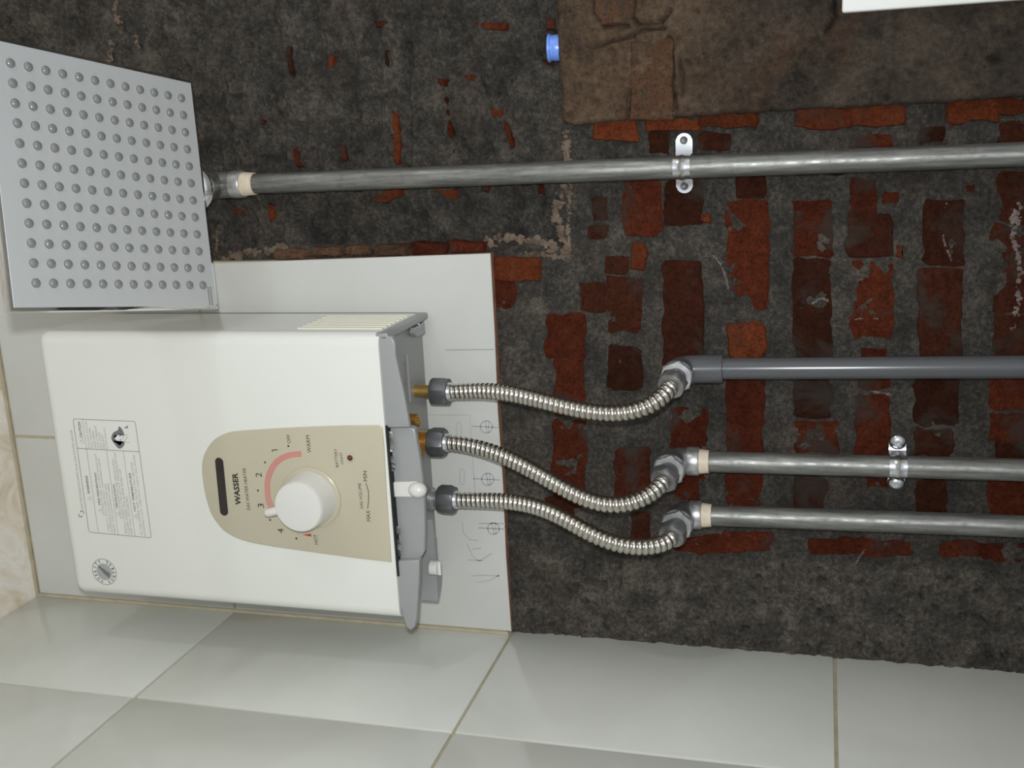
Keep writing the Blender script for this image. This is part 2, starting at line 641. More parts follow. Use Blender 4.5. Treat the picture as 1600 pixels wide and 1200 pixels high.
# the room's front side, behind the photographer, is left out to let added ambient fill in from the world
shell_box('trim_1', (-0.06, 0.022, 0.0), (RX + 0.06, 0.06, CZ), M['mortar'])   # masonry core behind the back wall's face

# ---- tiles of the left wall: one part each, upper row cut at the ceiling
TH = 0.3339
zj = [2.2491 - TH * k for k in range(0, 7)]
rows = [(2.2491, CZ)] + [(zj[k + 1], zj[k]) for k in range(6)] + [(0.0, zj[6])]
yj = [0.0] + [-0.2095 * k for k in range(1, 9)] + [FY]
tile_cache = {}
G = 0.0015
for (z0, z1) in rows:
    for y1, y0 in zip(yj, yj[1:]):
        if z1 - z0 < 0.02 or y1 - y0 < 0.02:
            continue
        key = (round(z1 - z0, 3), round(y1 - y0, 3))
        zc, yc = (z0 + z1) / 2, (y0 + y1) / 2
        hz, hy = (z1 - z0) / 2 - G, (y1 - y0) / 2 - G
        if key not in tile_cache:
            bm = B()
            box(bm, (-0.0045, yc - hy, zc - hz), (0.0, yc + hy, zc + hz), 0.0009, 2)
            o = build('tile', bm, M['tile'], wall_left, at=(0, yc, zc))
            tile_cache[key] = o.data
        else:
            o = bpy.data.objects.new('tile', tile_cache[key])
            COL.objects.link(o)
            o.parent = wall_left
            o.location = (0, yc, zc)

# ---- tiles of the back wall behind the heater
def back_tile(poly, mat_i=None):
    bm = B()
    prism(bm, poly, (0, -0.0115, 0), 0.0008, 1)
    o = build('tile', bm, [M['tile_back'], M['clay']], wall_back)
    me = o.data
    for p in me.polygons:
        if abs(p.normal.y) < 0.5:
            p.material_index = 1
    return o


ytb = YT + 0.0115
p1 = W(766, 396, y=YT); p2 = W(799, 990.5, y=YT); p3 = W(345, 411, y=YT)
xr_at = lambda z: p1.x + (p3.x - p1.x) * (z - p1.z) / (p3.z - p1.z)
Q = lambda x, z: Vector((x, ytb, z))
zb0 = p1.z
ragged = [Q(0.003, p2.z), Q(0.09, 1.9168), Q(0.17, 1.9158), Q(0.25, 1.9172), Q(0.33, 1.916)]
back_tile(ragged + [Q(p1.x, p1.z), Q(xr_at(2.10), 2.10), Q(xr_at(2.247), 2.2477), Q(0.003, 2.2477)])
back_tile([Q(0.003, 2.2505), Q(0.2015, 2.2505), Q(0.2015, CZ - 0.004), Q(0.003, CZ - 0.004)])
back_tile([Q(0.2048, 2.2505), Q(xr_at(2.25), 2.2505), Q(xr_at(2.4), CZ - 0.004), Q(0.2048, CZ - 0.004)])
# mortar bed and grout under those tiles
bm = B()
box(bm, (0.0, -0.0113, 1.922), (p1.x - 0.004, 0.012, CZ), 0)
build('tile_grout', bm, M['grout'], wall_back, smooth=None)
bm = B()
sweep(bm, [(0.0008, YT - 0.0008, 1.918), (0.0008, YT - 0.0008, 2.2), (0.0008, YT - 0.0008, CZ)], 0.0024, 8)
build('corner_grout', bm, M['grout'], wall_back)
bm = B()
sweep(bm, [(0.0, YT - 0.001, CZ), (0.2, YT - 0.001, CZ), (0.41, YT - 0.001, CZ)], 0.0028, 8)
build('ceiling_grout', bm, M['grout'], wall_back)
# white tile in the upper right corner of the photo
c0 = W(1315.5, 20, y=-0.0235)
bm = B()
box(bm, (c0.x, -0.0235, c0.z - TH), (c0.x + 0.2, -0.004, c0.z), 0.002, 3)
build('tile', bm, M['tile_bright'], wall_back)
bm = B()
box(bm, (c0.x, -0.0235, c0.z - 2 * TH - 0.003), (c0.x + 0.2, -0.004, c0.z - TH - 0.003), 0.002, 3)
build('tile', bm, M['tile_bright'], wall_back)

# ---- pencil marks on the lower back tile
def pencil():
    bm, bd = B(), B()
    yp = YT - 0.00025
    L = lambda b, pts, w=0.0011: ribbon(b, [W(u, v, y=yp) for u, v in pts], w)
    L(bd, [(696, 547), (772, 546)], 0.0009)
    L(bm, [(668, 648), (734, 649), (737, 700), (743, 775)], 0.0008)
    for (u, v) in ((717, 671), (722, 745)):
        pts = []
        for k in range(20):
            a = 2 * pi * k / 20
            pts.append((u + 3.5 * cos(a), v + (12 if sin(a) > 0 else -12) * (abs(sin(a)) ** 0.4)))
        ribbon(bm, [W(*p, y=yp) for p in pts], 0.0009, closed=True)
    for (u, v, r) in ((760, 667, 9.5), (762, 749, 9.5), (771, 826, 9)):
        pts = [(u + r * cos(2 * pi * k / 20), v + r * sin(2 * pi * k / 20)) for k in range(20)]
        ribbon(bd, [W(*p, y=yp) for p in pts], 0.0011, closed=True)
        L(bd, [(u - 23, v - 1), (u + 19, v + 1)], 0.0011)
        L(bd, [(u - 2, v - r), (u + 1, v + r)], 0.0008)
        L(bd, [(u + 3, v - r), (u + 4, v + r)], 0.0007)
    L(bd, [(748, 818), (790, 818)], 0.0010)
    L(bm, [(722, 816), (724, 832), (733, 843), (748, 845)])
    L(bm, [(730, 850), (738, 868), (748, 877), (757, 872), (768, 865)])
    L(bm, [(738, 858), (752, 857)])
    L(bm, [(730, 875), (756, 876)])
    L(bm, [(736, 900), (760, 899), (780, 900)])
    L(bm, [(744, 910), (765, 907), (780, 899)])
    build('pencil_mark', bm, M['pencil'], wall_back, smooth=None)
    build('pencil_mark', bd, M['pencildark'], wall_back, smooth=None)


pencil()

# ---- raised brown plaster at the upper right
def plaster_layer():
    def vB(u):
        return np.interp(u, [868, 878, 890, 925, 1000, 1100, 1200, 1400, 1660, 1920], [186, 193, 196, 192, 187, 181, 174, 164, 148, 131])

    def uL(v):
        return np.interp(v, [-300, -60, 60, 110, 165, 200], [858, 867, 869, 872, 876, 880])
    ns, nt = 280, 150
    tone = []
    cracks = [[(1047, 58), (1050, 100), (1051, 140), (1056, 172)], [(920, 78), (950, 66), (985, 58), (1000, 48), (1040, 44)], [(981, 138), (983, 160), (980, 186)],
              [(990, -10), (986, 25), (996, 38), (1030, 38), (1050, 14)], [(932, -20), (930, 20), (944, 40), (980, 40)], [(1062, 92), (1066, 118), (1064, 150)], [(1290, 50), (1306, 26), (1304, 0)]]
    segs = [(np.array(p), np.array(q)) for c_ in cracks for p, q in zip(c_, c_[1:])]
    vs, fs = [], []
    for j in range(nt + 1):
        for i in range(ns + 1):
            s, t = i / ns, j / nt
            un = 872 + (1920 - 872) * s
            v = -280 + (float(vB(un)) + 280) * t + 2.2 * fbm(un * 0.02, 0, 3.1, 1.0, 3) * t
            u = float(uL(v)) * (1 - s) + 1920 * s + 2.0 * fbm(v * 0.03, 7, 0, 1.0, 3) * (1 - s)
            p = W(u, v, y=-0.013)
            e = min(1, (1 - t) * nt / 2.5, s * ns / 2.5, t * nt / 2.5)
            h = 0.0125 + 0.0026 * fbm(p.x, 2, p.z, 24, 4) + 0.0030 * fbm(p.x, 5, p.z, 90, 5)
            if 900 < u < 1320:
                o_ = np.array((u + 2.5 * fbm(u * .08, v * .08, 1, 1.0, 2), v))
                dm = 99.0
                for p_, q_ in segs:
                    d_ = q_ - p_
                    k_ = min(1, max(0, float((o_ - p_) @ d_ / (d_ @ d_))))
                    dm = min(dm, float(np.hypot(*(o_ - p_ - d_ * k_))))
                h -= 0.0095 * math.exp(-(dm / 2.6) ** 2)
            pit = fbm(p.x, 35.0, p.z, 75, 2)
            if pit < -0.3:
                h += 0.012 * (pit + 0.3)
            tone.append(min(1.0, max(0.0, (u - 1000) / 230 + 0.5 * fbm(p.x, 51, p.z, 12, 3))))
            h = h - (1 - e) ** 2 * 0.006
            vs.append((p.x, -h, p.z))
    idx = lambda i, j: j * (ns + 1) + i
    for j in range(nt):
        for i in range(ns):
            fs.append((idx(i, j), idx(i + 1, j), idx(i + 1, j + 1), idx(i, j + 1)))
    rim = [idx(i, 0) for i in range(ns, 0, -1)] + [idx(0, j) for j in range(nt + 1)] + [idx(i, nt) for i in range(1, ns + 1)]
    base = len(vs)
    for r in rim:
        x, y, z = vs[r]
        vs.append((x, 0.006, z))
        tone.append(tone[r])
    for k in range(len(rim) - 1):
        fs.append((rim[k], rim[k + 1], base + k + 1, base + k))
    me = bpy.data.meshes.new('plaster_layer')
    me.from_pydata(vs, [], fs)
    me.attributes.new('tone', 'FLOAT', 'POINT').data.foreach_set('value', np.array(tone, 'f'))
    o = link('plaster_layer', me, M['plaster'], wall_back, smooth=70)
    return o


plaster_layer()

# ---- bricks and brick fragments showing in the wall
def rock(bm, px_poly, y0, proud, jit, per=5, rnd=0.0012, back=0.012):
    """irregular flat-faced piece: ragged outline, softened rim, uneven face"""
    pts = [W(u, v, y=y0) for u, v in px_poly]
    out = []
    n = len(pts)
    for i in range(n):
        a, b = pts[i], pts[(i + 1) % n]
        k = max(2, int((b - a).length / 0.0065))
        for q in range(k):
            p = a.lerp(b, q / k)
            w_ = 1.9 * jit
            p = p + Vector((random.uniform(-jit, jit) * .5 + w_ * fbm(p.x, 41, p.z, 55, 3), 0, random.uniform(-jit, jit) * .5 + w_ * fbm(p.x, 47, p.z, 55, 3)))
            out.append(p)
    c = sum(out, Vector()) / len(out)
    n = len(out)
    rings = []
    sz = max((p - c).length for p in out)
    for f, dy in ((1.0, back), (1.0, -proud * 0.35), (max(0.6, 1 - 0.0022 / sz), -proud)):
        rings.append([bm.verts.new(Vector((c.x + (p.x - c.x) * f, y0 + dy + (random.uniform(-rnd, rnd) * 0.5 if dy < 0 else 0), c.z + (p.z - c.z) * f))) for p in out])
    inner = [bm.verts.new(Vector((c.x + (p.x - c.x) * 0.5, y0 - proud - random.uniform(-rnd, rnd), c.z + (p.z - c.z) * 0.5))) for p in out]
    rings.append(inner)
    for a, b in zip(rings, rings[1:]):
        for k in range(n):
            bm.faces.new((a[k], a[(k + 1) % n], b[(k + 1) % n], b[k]))
    bm.faces.new(inner[::-1])


def rect(u0, v0, u1, v1, cut=5):
    r = lambda: random.uniform(0.2, 1.0) * cut
    return [(u0 + r(), v0), (u1 - r(), v0), (u1, v0 + r()), (u1, v1 - r()), (u1 - r(), v1), (u0 + r(), v1), (u0, v1 - r()), (u0, v0 + r())]


bricks = [  # (photo box, material)
    # course under the plaster edge
    ((926, 186, 996, 220), 'brick_orange'), ((1008, 184, 1098, 206), 'brick_orange'), ((1092, 176, 1184, 201), 'brick_orange'),
    ((1240, 168, 1330, 200), 'brick_orange'), ((1326, 163, 1418, 196), 'brick_orange'), ((1476, 154, 1560, 190), 'brick_orange'),
    ((1538, 150, 1640, 178), 'brick_orange'),
    ((1012, 206, 1048, 240), 'brick_dark'), ((1086, 208, 1140, 234), 'brick_dark'), ((1340, 212, 1396, 228), 'brick'),
    ((1562, 186, 1640, 226), 'brick_dark'), ((1440, 196, 1475, 224), 'brick_dark'),
    # courses from pipe to pipe
    ((972, 278, 1034, 372), 'brick'), ((1037, 280, 1099, 354), 'brick_dark'),
    ((1148, 262, 1200, 308), 'brick_dark'), ((1135, 311, 1202, 481), 'brick'), ((1136, 505, 1197, 560), 'brick_orange'),
    ((1238, 312, 1303, 402), 'brick'), ((1240, 403, 1300, 566), 'brick_dark'), ((1290, 262, 1340, 272), 'brick_dark'),
    ((1328, 280, 1372, 340), 'brick'), ((1322, 332, 1394, 402), 'brick_dark'), ((1331, 405, 1396, 528), 'brick'), ((1342, 545, 1384, 562), 'brick'),
    ((1441, 312, 1506, 416), 'brick_dark'), ((1436, 418, 1503, 562), 'brick_dark'),
    ((1556, 268, 1640, 350), 'brick_dark'), ((1549, 352, 1640, 490), 'brick_dark'), ((1552, 492, 1640, 562), 'brick_dark'),
    ((1036, 408, 1099, 580), 'brick_dark'), ((946, 430, 1004, 520), 'brick_dark'), ((950, 540, 1004, 610), 'brick_dark'),
    ((908, 442, 946, 488), 'brick_dark'),
    # fragments between the courses
    ((986, 380, 1012, 422), 'brick_orange'), ((1378, 300, 1403, 319), 'brick'), ((1399, 385, 1413, 405), 'brick_orange'),
    ((1098, 333, 1110, 348), 'brick_orange'), ((925, 308, 950, 345), 'brick_dark'), ((920, 352, 950, 374), 'brick_dark'),
    ((1192, 388, 1204, 404), 'brick'), ((1506, 292, 1522, 300), 'brick'),
    # below the plastic pipe
    ((1136, 590, 1196, 664), 'brick'), ((1134, 640, 1192, 708), 'brick'), ((1240, 592, 1300, 654), 'brick_dark'), ((1239, 658, 1312, 710), 'brick'),
    ((1340, 590, 1392, 608), 'brick'), ((1336, 614, 1392, 714), 'brick'), ((1426, 592, 1498, 664), 'brick_dark'), ((1430, 668, 1490, 712), 'brick_dark'),
    ((1546, 590, 1640, 642), 'brick'), ((1545, 646, 1640, 690), 'brick'), ((1552, 690, 1640, 724), 'brick_dark'),
    ((1048, 634, 1106, 702), 'brick'), ((1056, 738, 1106, 794), 'brick'), ((960, 698, 1016, 792), 'brick'), ((986, 800, 1014, 850), 'brick_dark'),
    ((1132, 738, 1192, 796), 'brick'), ((1240, 744, 1290, 798), 'brick_dark'), ((1354, 744, 1386, 760), 'brick'), ((1430, 746, 1482, 806), 'brick_dark'),
    ((1544, 748, 1640, 812), 'brick'),
    # course along the lower plaster strip
    ((1050, 836, 1136, 864), 'brick'), ((1128, 830, 1206, 862), 'brick'), ((1265, 840, 1350, 866), 'brick'), ((1344, 842, 1432, 870), 'brick'),
    ((1466, 846, 1530, 870), 'brick'), ((1524, 848, 1640, 880), 'brick'),
    # next to the white tile
    ((853, 490, 916, 562), 'brick'), ((866, 562, 912, 652), 'brick'), ((863, 656, 917, 792), 'brick'), ((852, 776, 898, 806), 'brick_dark'),
    ((771, 401, 846, 440), 'brick_orange'), ((768, 428, 806, 482), 'brick'), ((946, 400, 984, 428), 'brick_dark'),
]
for (b, mname) in bricks:
    bm = B()
    pr = random.uniform(0.0030, 0.0045) if mname == 'brick_orange' else random.uniform(0.0006, 0.0019)
    rock(bm, rect(*b, cut=min(9, 0.16 * min(b[2] - b[0], b[3] - b[1]))), 0.0, pr, 0.0016, rnd=0.0006)
    build('brick', bm, M[mname], wall_back, smooth=30)

frags = [  # slivers of brick showing through the coarse render
    ([(612, 172), (622, 180), (628, 225), (625, 256), (618, 256), (616, 215)], 'brick_orange'),
    ([(691, 143), (699, 150), (706, 190), (714, 225), (711, 242), (705, 225), (695, 180)], 'brick'),
    ([(530, 225), (540, 228), (544, 250), (535, 254)], 'brick'), ([(458, 232), (468, 236), (474, 262), (464, 262)], 'brick'),
    ([(514, 87), (524, 88), (522, 108), (513, 106)], 'brick_orange'), ([(586, 32), (606, 33), (605, 42), (590, 42)], 'brick'),
    ([(602, 78), (610, 80), (608, 104), (603, 100)], 'brick_dark'), ([(728, 116), (744, 119), (742, 126), (730, 125)], 'brick_orange'),
    ([(768, 168), (786, 172), (784, 184), (770, 182)], 'brick_orange'), ([(786, 186), (796, 196), (806, 228), (799, 232), (790, 208)], 'brick'),
    ([(742, 36), (790, 36), (792, 48), (746, 46)], 'brick'), ([(684, 122), (698, 124), (696, 134), (684, 131)], 'brick'),
    ([(578, 314), (598, 297), (628, 294), (628, 306), (606, 317)], 'brick_orange'), ([(676, 294), (700, 290), (716, 298), (712, 312), (700, 309)], 'brick_orange'),
    ([(752, 286), (766, 288), (764, 300), (752, 299)], 'brick'), ([(838, 288), (862, 292), (858, 304), (842, 302)], 'brick'),
    ([(352, 336), (372, 322), (392, 318), (388, 330), (366, 346), (354, 350)], 'brick_orange'), ([(418, 318), (430, 322), (432, 344), (421, 346)], 'brick_orange'),
    ([(448, 72), (456, 74), (458, 118), (452, 116)], 'brick_dark'), ([(408, 186), (416, 188), (414, 196), (408, 195)], 'brick'),
    ([(852, 26), (868, 28), (868, 46), (854, 46)], 'brick_orange'), ([(850, 92), (868, 96), (868, 108), (854, 106)], 'brick'),
    ([(796, 212), (806, 214), (806, 228), (799, 226)], 'brick'),
]
for poly, mname in frags:
    bm = B()
    cu = sum(p[0] for p in poly) / len(poly); cv = sum(p[1] for p in poly) / len(poly)
    c = W(cu, cv, y=0)
    h = wall_h(c.x, c.z)
    rock(bm, poly, -h, 0.0028, 0.0006, rnd=0.0006, back=0.010)
    build('brick', bm, M[mname], wall_back, smooth=40)

for k, (u0, v0, u1, v1) in enumerate([(432, 388, 486, 403), (490, 385, 536, 401), (540, 382, 584, 399), (588, 380, 640, 398), (644, 378, 700, 396), (704, 375, 762, 394)]):
    bm = B()
    rock(bm, rect(u0, v0, u1, v1, 4), 0.0, random.uniform(0.006, 0.009), 0.0012)
    build('brick', bm, M['brick_dusty' if k < 4 else 'brick'], wall_back, smooth=40)
# bricks embedded in the brown plaster
for poly in ([(985, 66), (1046, 58), (1052, 66), (1052, 186), (984, 188), (986, 120)], [(930, -30), (994, -30), (992, 22), (980, 38), (940, 40), (932, 18)]):
    bm = B()
    rock(bm, poly, -0.0105, 0.0026, 0.0010, rnd=0.0008)
    build('brick', bm, M['brick_dusty'], wall_back, smooth=40)

# ---- light crusts of mortar left along the edge of the old render
def crust(px, r, mat, y_extra=0.001, flat=0.5):
    pts = []
    for (u, v) in px:
        p = W(u, v, y=0)
        pts.append(Vector((p.x, 0, p.z)))
    path = spline(pts, 14)
    ln = sum((q - p).length for p, q in zip(path, path[1:]))
    n_ = max(10, int(ln / (r * 0.16)))
    bm = B()
    for k in range(n_):
        p = path[min(len(path) - 1, int(random.random() * len(path)))]
        rr = r * random.choice((0.16, 0.2, 0.28, 0.35, 0.5, 0.62))
        q = Vector((p.x + random.gauss(0, r * 0.36), 0, p.z + random.gauss(0, r * 0.36)))
        h = wall_h(q.x, q.z)
        g = bmesh.ops.create_icosphere(bm, subdivisions=1, radius=rr)
        sx, sz = random.uniform(0.7, 1.4), random.uniform(0.7, 1.4)
        for v in g['verts']:
            f_ = random.uniform(0.75, 1.2)
            v.co = Vector((q.x + v.co.x * sx * f_, -max(h, 0.0 if y_extra < 0.002 else 0.0006) - 0.0002 + v.co.y * flat * f_, q.z + v.co.z * sz * f_))
    return build('salt_crust' if mat == M['salt'] else 'mortar_crust', bm, mat, wall_back, smooth=50)


crust([(884, 200), (885, 235), (890, 262)], 0.0045, M['crust'])
crust([(884, 278), (878, 310), (868, 326), (874, 352), (884, 385), (888, 398)], 0.0058, M['crust'])
crust([(890, 274), (890, 320), (888, 360), (889, 396), (872, 401), (845, 398), (818, 396)], 0.0028, M['crust'])
crust([(760, 378), (790, 374), (820, 374), (850, 377), (866, 386)], 0.0062, M['crust'])
crust([(345, 404), (380, 396), (415, 392), (450, 386)], 0.0058, M['crust'])
crust([(338, 392), (340, 372), (344, 362)], 0.003, M['crust'])
crust([(175, 66), (172, 90), (164, 112)], 0.0040, M['crust'])
crust([(180, -8), (184, 18), (190, 46)], 0.0040, M['crust'])
crust([(214, 55), (216, 75)], 0.0028, M['crust'])
for px, r in (([(1592, 318), (1586, 332), (1590, 348), (1582, 368), (1590, 395), (1593, 420), (1591, 450), (1591, 478), (1584, 505), (1578, 522)], 0.0030),
              ([(1580, 340), (1592, 352)], 0.004),
              ([(1479, 318), (1474, 345), (1474, 372), (1482, 396), (1490, 410), (1498, 408)], 0.0014),
              ([(1492, 462), (1486, 480), (1492, 498), (1497, 508)], 0.0016),
              ([(1044, 436), (1054, 431), (1066, 436), (1078, 446), (1086, 462), (1090, 484), (1082, 500), (1072, 514), (1058, 502), (1048, 486), (1044, 462), (1040, 444)], 0.0018),
              ([(1140, 540), (1152, 524), (1172, 510), (1190, 516)], 0.0024),
              ([(1270, 474), (1282, 466), (1294, 470)], 0.0014), ([(1114, 398), (1126, 414), (1134, 432), (1138, 450)], 0.0014),
              ([(1392, 616), (1362, 610), (1346, 600)], 0.0016), ([(1336, 499), (1352, 497), (1372, 498)], 0.0008),
              ([(1480, 705), (1474, 716)], 0.0016), ([(1352, 858), (1336, 880)], 0.001)):
    crust(px, r, M['salt'], 0.0036, 0.35)

# ================================================================== WATER HEATER
HX0, HX1, HF, HB = 0.0655, 0.3535, -0.130, -0.030        # left, right, front face, back of the cover
HZ0, HZ1 = 1.9925, 2.3690
heater = thing('water_heater', (0.209, YT, 1.975), 'white wall-mounted gas water heater with cream control panel and big round knob', 'water heater')

bm = B()
vs = box(bm, (HX0, HF, HZ0), (HX1, HB, HZ1))
def near(e, f):
    return all(f(v.co) for v in e.verts)
es = [e for e in bm.edges if near(e, lambda c: abs(c.y - HF) < 1e-5 and abs(c.x - HX0) < 1e-5) or near(e, lambda c: abs(c.y - HF) < 1e-5 and abs(c.x - HX1) < 1e-5)
      or near(e, lambda c: abs(c.z - HZ1) < 1e-5 and (abs(c.y - HB) > 1e-5)) or (near(e, lambda c: abs(c.z - HZ1) < 1e-5) and abs(e.verts[0].co.y - e.verts[1].co.y) > 1e-4)]
es = list(set(es))
bmesh.ops.bevel(bm, geom=es, offset=0.013, segments=6, profile=0.5, affect='EDGES')
cover = build('front_cover', bm, M['enamel'], heater, smooth=40)
# slim back casing behind the cover and the mounting plate with its bottom flange
bm = B()
box(bm, (HX0 + 0.004, HB, HZ0 + 0.003), (HX1 - 0.004, -0.021, HZ1 - 0.006))
build('back_casing', bm, M['cream'], heater, smooth=None)
bm = B()
box(bm, (0.060, -0.021, 1.9975), (0.352, YT, 2.34), 0.001, 1)
box(bm, (0.060, -0.0185, 1.9935), (0.348, YT - 0.0002, 1.998), 0.0006, 1)
build('back_plate', bm, M['greymetal'], heater)
# vertical louvres on the right side
for k in range(7):
    y = -0.112 + k * 0.0108
    bm = B()
    box(bm, (HX1 - 0.0005, y - 0.0026, 1.994), (HX1 + 0.0016, y + 0.0026, 2.082), 0.0008, 1)
    build('louvre', bm, M['side'], heater, smooth=None)

# bottom tray: three grey mouldings that cover the underside
def zprism(px, z, up, bevel=0.0015, seg=2):
    bm = B()
    poly = [W(u, v, z=z) + Vector((0, 0, up)) for u, v in px]
    prism(bm, poly, (0, 0, -up), bevel, seg)
    return bm


def yclamp(bm, lo, hi):
    for v in bm.verts:
        v.co.y = min(hi, max(lo, v.co.y))


def apron(px, y, back, bevel=0.0018):
    bm = B()
    prism(bm, [W(u, v, y=y) + Vector((0, back, 0)) for u, v in px], (0, -back, 0), bevel, 3)
    return bm


tray_r = [(584, 527), (600, 524), (612, 526), (617, 536), (618, 556), (623, 580), (629, 606), (634, 632), (638, 655), (640, 668), (596, 669), (590, 600)]
rim = build('bottom_rim', apron(tray_r, -0.1265, 0.0045), M['greyplastic'], heater)
bm = B()
box(bm, (HX1 - 0.0075, -0.1265, 1.9840), (HX1 - 0.0008, -0.0165, 1.9965), 0.0018, 2)
build('side_rim', bm, M['greyplastic'], rim)
tray_c = [(598, 668), (640, 667), (648, 670), (651, 690), (656, 718), (660, 748), (663, 790), (664, 830), (663, 862), (656, 874), (610, 876), (604, 800), (600, 730)]
build('bottom_tray', apron(tray_c, -0.1205, 0.006, 0.0022), M['greyplastic'], heater)
tray_l = [(606, 877), (655, 875), (655, 900), (653, 935), (651, 966), (648, 980), (641, 986), (634, 981), (625, 950), (612, 905)]
build('bottom_tray', apron(tray_l, -0.1265, 0.007, 0.0022), M['greyplastic'], heater)
# inner bottom sheet the pipes come through, with a printed strip and its round openings
bm = B()
box(bm, (0.075, -0.120, 1.9905), (0.344, -0.0225, 1.9960))
sheet = build('bottom_sheet', bm, M['greymetal'], heater, smooth=None)
bm = B()
for (v0, v1) in ((563, 600), (600, 616)):
    pass
for k, (v, h) in enumerate([(566, 4), (571, 3), (576, 4), (581, 3), (586, 4), (592, 4), (598, 4), (604, 5), (609, 4)]):
    a = W(632 + k * 0.2, v, z=1.9903)
    box(bm, (a.x - 0.0012, a.y - 0.0022, 1.9901), (a.x + 0.0010, a.y + 0.0022, 1.9904))
build('lettering', bm, M['inkgrey'], sheet, smooth=None)
bm = B()
a = W(635, 586, z=1.990)
box(bm, (a.x - 0.028, a.y + 0.0040, 1.9885), (a.x + 0.020, a.y + 0.0055, 1.9905))
build('stamped_rib', bm, M['greymetal'], sheet, smooth=None)
# black strip standing for the shade in the gap, and crumpled foil, between the panel and the tray
bm = B()
box(bm, (0.112, HF + 0.0016, 1.9908), (0.264, HF + 0.0120, 1.9928))
build('gap_shade', bm, M['black'], heater, smooth=None)
for (u, v0, v1) in ((605, 674, 705), (609, 712, 735), (617, 822, 835), (617, 842, 868)):
    bm = B()
    a, b = W(u, v0, y=HF + 0.0055), W(u + 1, v1, y=HF + 0.0055)
    a.z = b.z = 1.9895
    n_ = 6
    pr = []
    for k in range(n_ + 1):
        p = a.lerp(b, k / n_)
        w = 0.0030 * sin(pi * (0.12 + 0.76 * k / n_)) + random.uniform(0, 0.0006)
        pr.append([bm.verts.new((p.x, p.y - random.uniform(0, .0015), p.z + w)), bm.verts.new((p.x, p.y - random.uniform(0, .0025), p.z - w))])
    for q, r in zip(pr, pr[1:]):
        bm.faces.new((q[0], r[0], r[1], q[1]))
    r_ = bmesh.ops.solidify(bm, geom=bm.faces[:], thickness=0.0006)
    build('foil', bm, M['foil'], heater, smooth=None)
# latch bracket with screw at the right end of the tray
bm = B()
prism(bm, [W(u, v, z=1.986) + Vector((0, 0, 0.003)) for u, v in ((646, 512), (660, 503), (662, 520), (655, 525), (648, 526), (644, 520))], (0, 0, -0.0052), 0.0008, 1)
br = build('latch_bracket', bm, M['greyplastic'], heater)
a = W(653.5, 509, z=1.9838)
bm = B()
lathe(bm, a + Vector((0, 0, 0.002)), (0, 0, -1), [(0, 0.0024), (0.0024, 0.0024), (0.0032, 0.0012)], 12)
build('screw', bm, M['chrome'], br)

# lever with ball
bm = B()
prism(bm, [W(u, v, y=-0.1235) + Vector((0, 0.006, 0)) for u, v in ((612, 754), (651, 753), (652, 777), (615, 777))], (0, -0.006, 0), 0.0008, 1)
lever = build('gas_lever', bm, M['knob'], heater)
bc = W(652.5, 765.5, y=-0.1245)
bm = B()
bmesh.ops.create_uvsphere(bm, u_segments=20, v_segments=12, radius=1.0)
for v in bm.verts:
    v.co = Vector((bc.x + v.co.x * 0.0076, bc.y + v.co.y * 0.0075, bc.z + v.co.z * 0.0092))
build('lever_ball', bm, M['knob'], lever, smooth=180)

# battery box with its slotted screw cap
bat = [(663, 826), (678, 824), (682, 836), (684, 872), (691, 893), (690, 915), (686, 935), (676, 950), (667, 961), (664, 958), (663, 900)]
bm = zprism(bat, 1.9685, 0.024, 0.001, 1)
yclamp(bm, -0.085, -0.0125)
battery = build('battery_box', bm, M['greyplastic'], heater)
a = W(678, 887, z=1.9675)
bm = B()
lathe(bm, a + Vector((0, 0, 0.003)), (0, 0, -1), [(0, 0.0072), (0.0065, 0.0072), (0.0075, 0.0062), (0.0078, 0.0)], 20, caps=False)
box(bm, (a.x - 0.0072, a.y - 0.0013, a.z - 0.0075), (a.x + 0.0072, a.y + 0.0013, a.z - 0.0048))
build('battery_cap', bm, M['knob'], battery)

# outlets under the heater
A1, A2, A3 = W(656, 611, y=-0.05), W(660, 690, y=-0.05), W(676, 779, y=-0.05)
o1t = Vector((A1.x, -0.05, 1.9915)); o1b = Vector((A1.x, -0.05, 1.966))
bm = B(); cyl(bm, o1t, o1b, 0.0062, seg=24, ch=0.0006)
build('brass_outlet', bm, M['brass'], heater)
def thread(p0, p1, r, pitch=0.0019):
    p0, p1 = Vector(p0), Vector(p1)
    L = (p1 - p0).length
    n_ = int(L / pitch)
    prof = []
    for k in range(n_):
        prof += [(k * pitch, r * 0.93), ((k + .3) * pitch, r), ((k + .6) * pitch, r)]
    prof.append((L, r * 0.93))
    bm = B(); lathe(bm, p0, p1 - p0, prof, 28)
    return bm
build('threaded_inlet', thread((A2.x, -0.05, 1.9915), (A2.x, -0.05, W(692, 693, y=-0.05).z + 0.0145), 0.0110), M['bronze'], heater, smooth=25)
bm = thread((A3.x, -0.05, 1.9830), (A3.x, -0.05, 1.9640), 0.0098)
hexnut(bm, (A3.x, -0.05, 1.9915), (A3.x, -0.05, 1.9800), 0.0135)
build('steel_nipple', bm, M['zinc'], heater, smooth=30)
a = W(644, 655, z=1.988)
bm = B(); lathe(bm, (a.x, a.y, 1.992), (0, 0, -1), [(0, 0.0055), (0.0090, 0.0055), (0.0100, 0.0044), (0.0100, 0.0026), (0.0075, 0.0024)], 20)
build('drain_plug', bm, M['bronze'], heater)
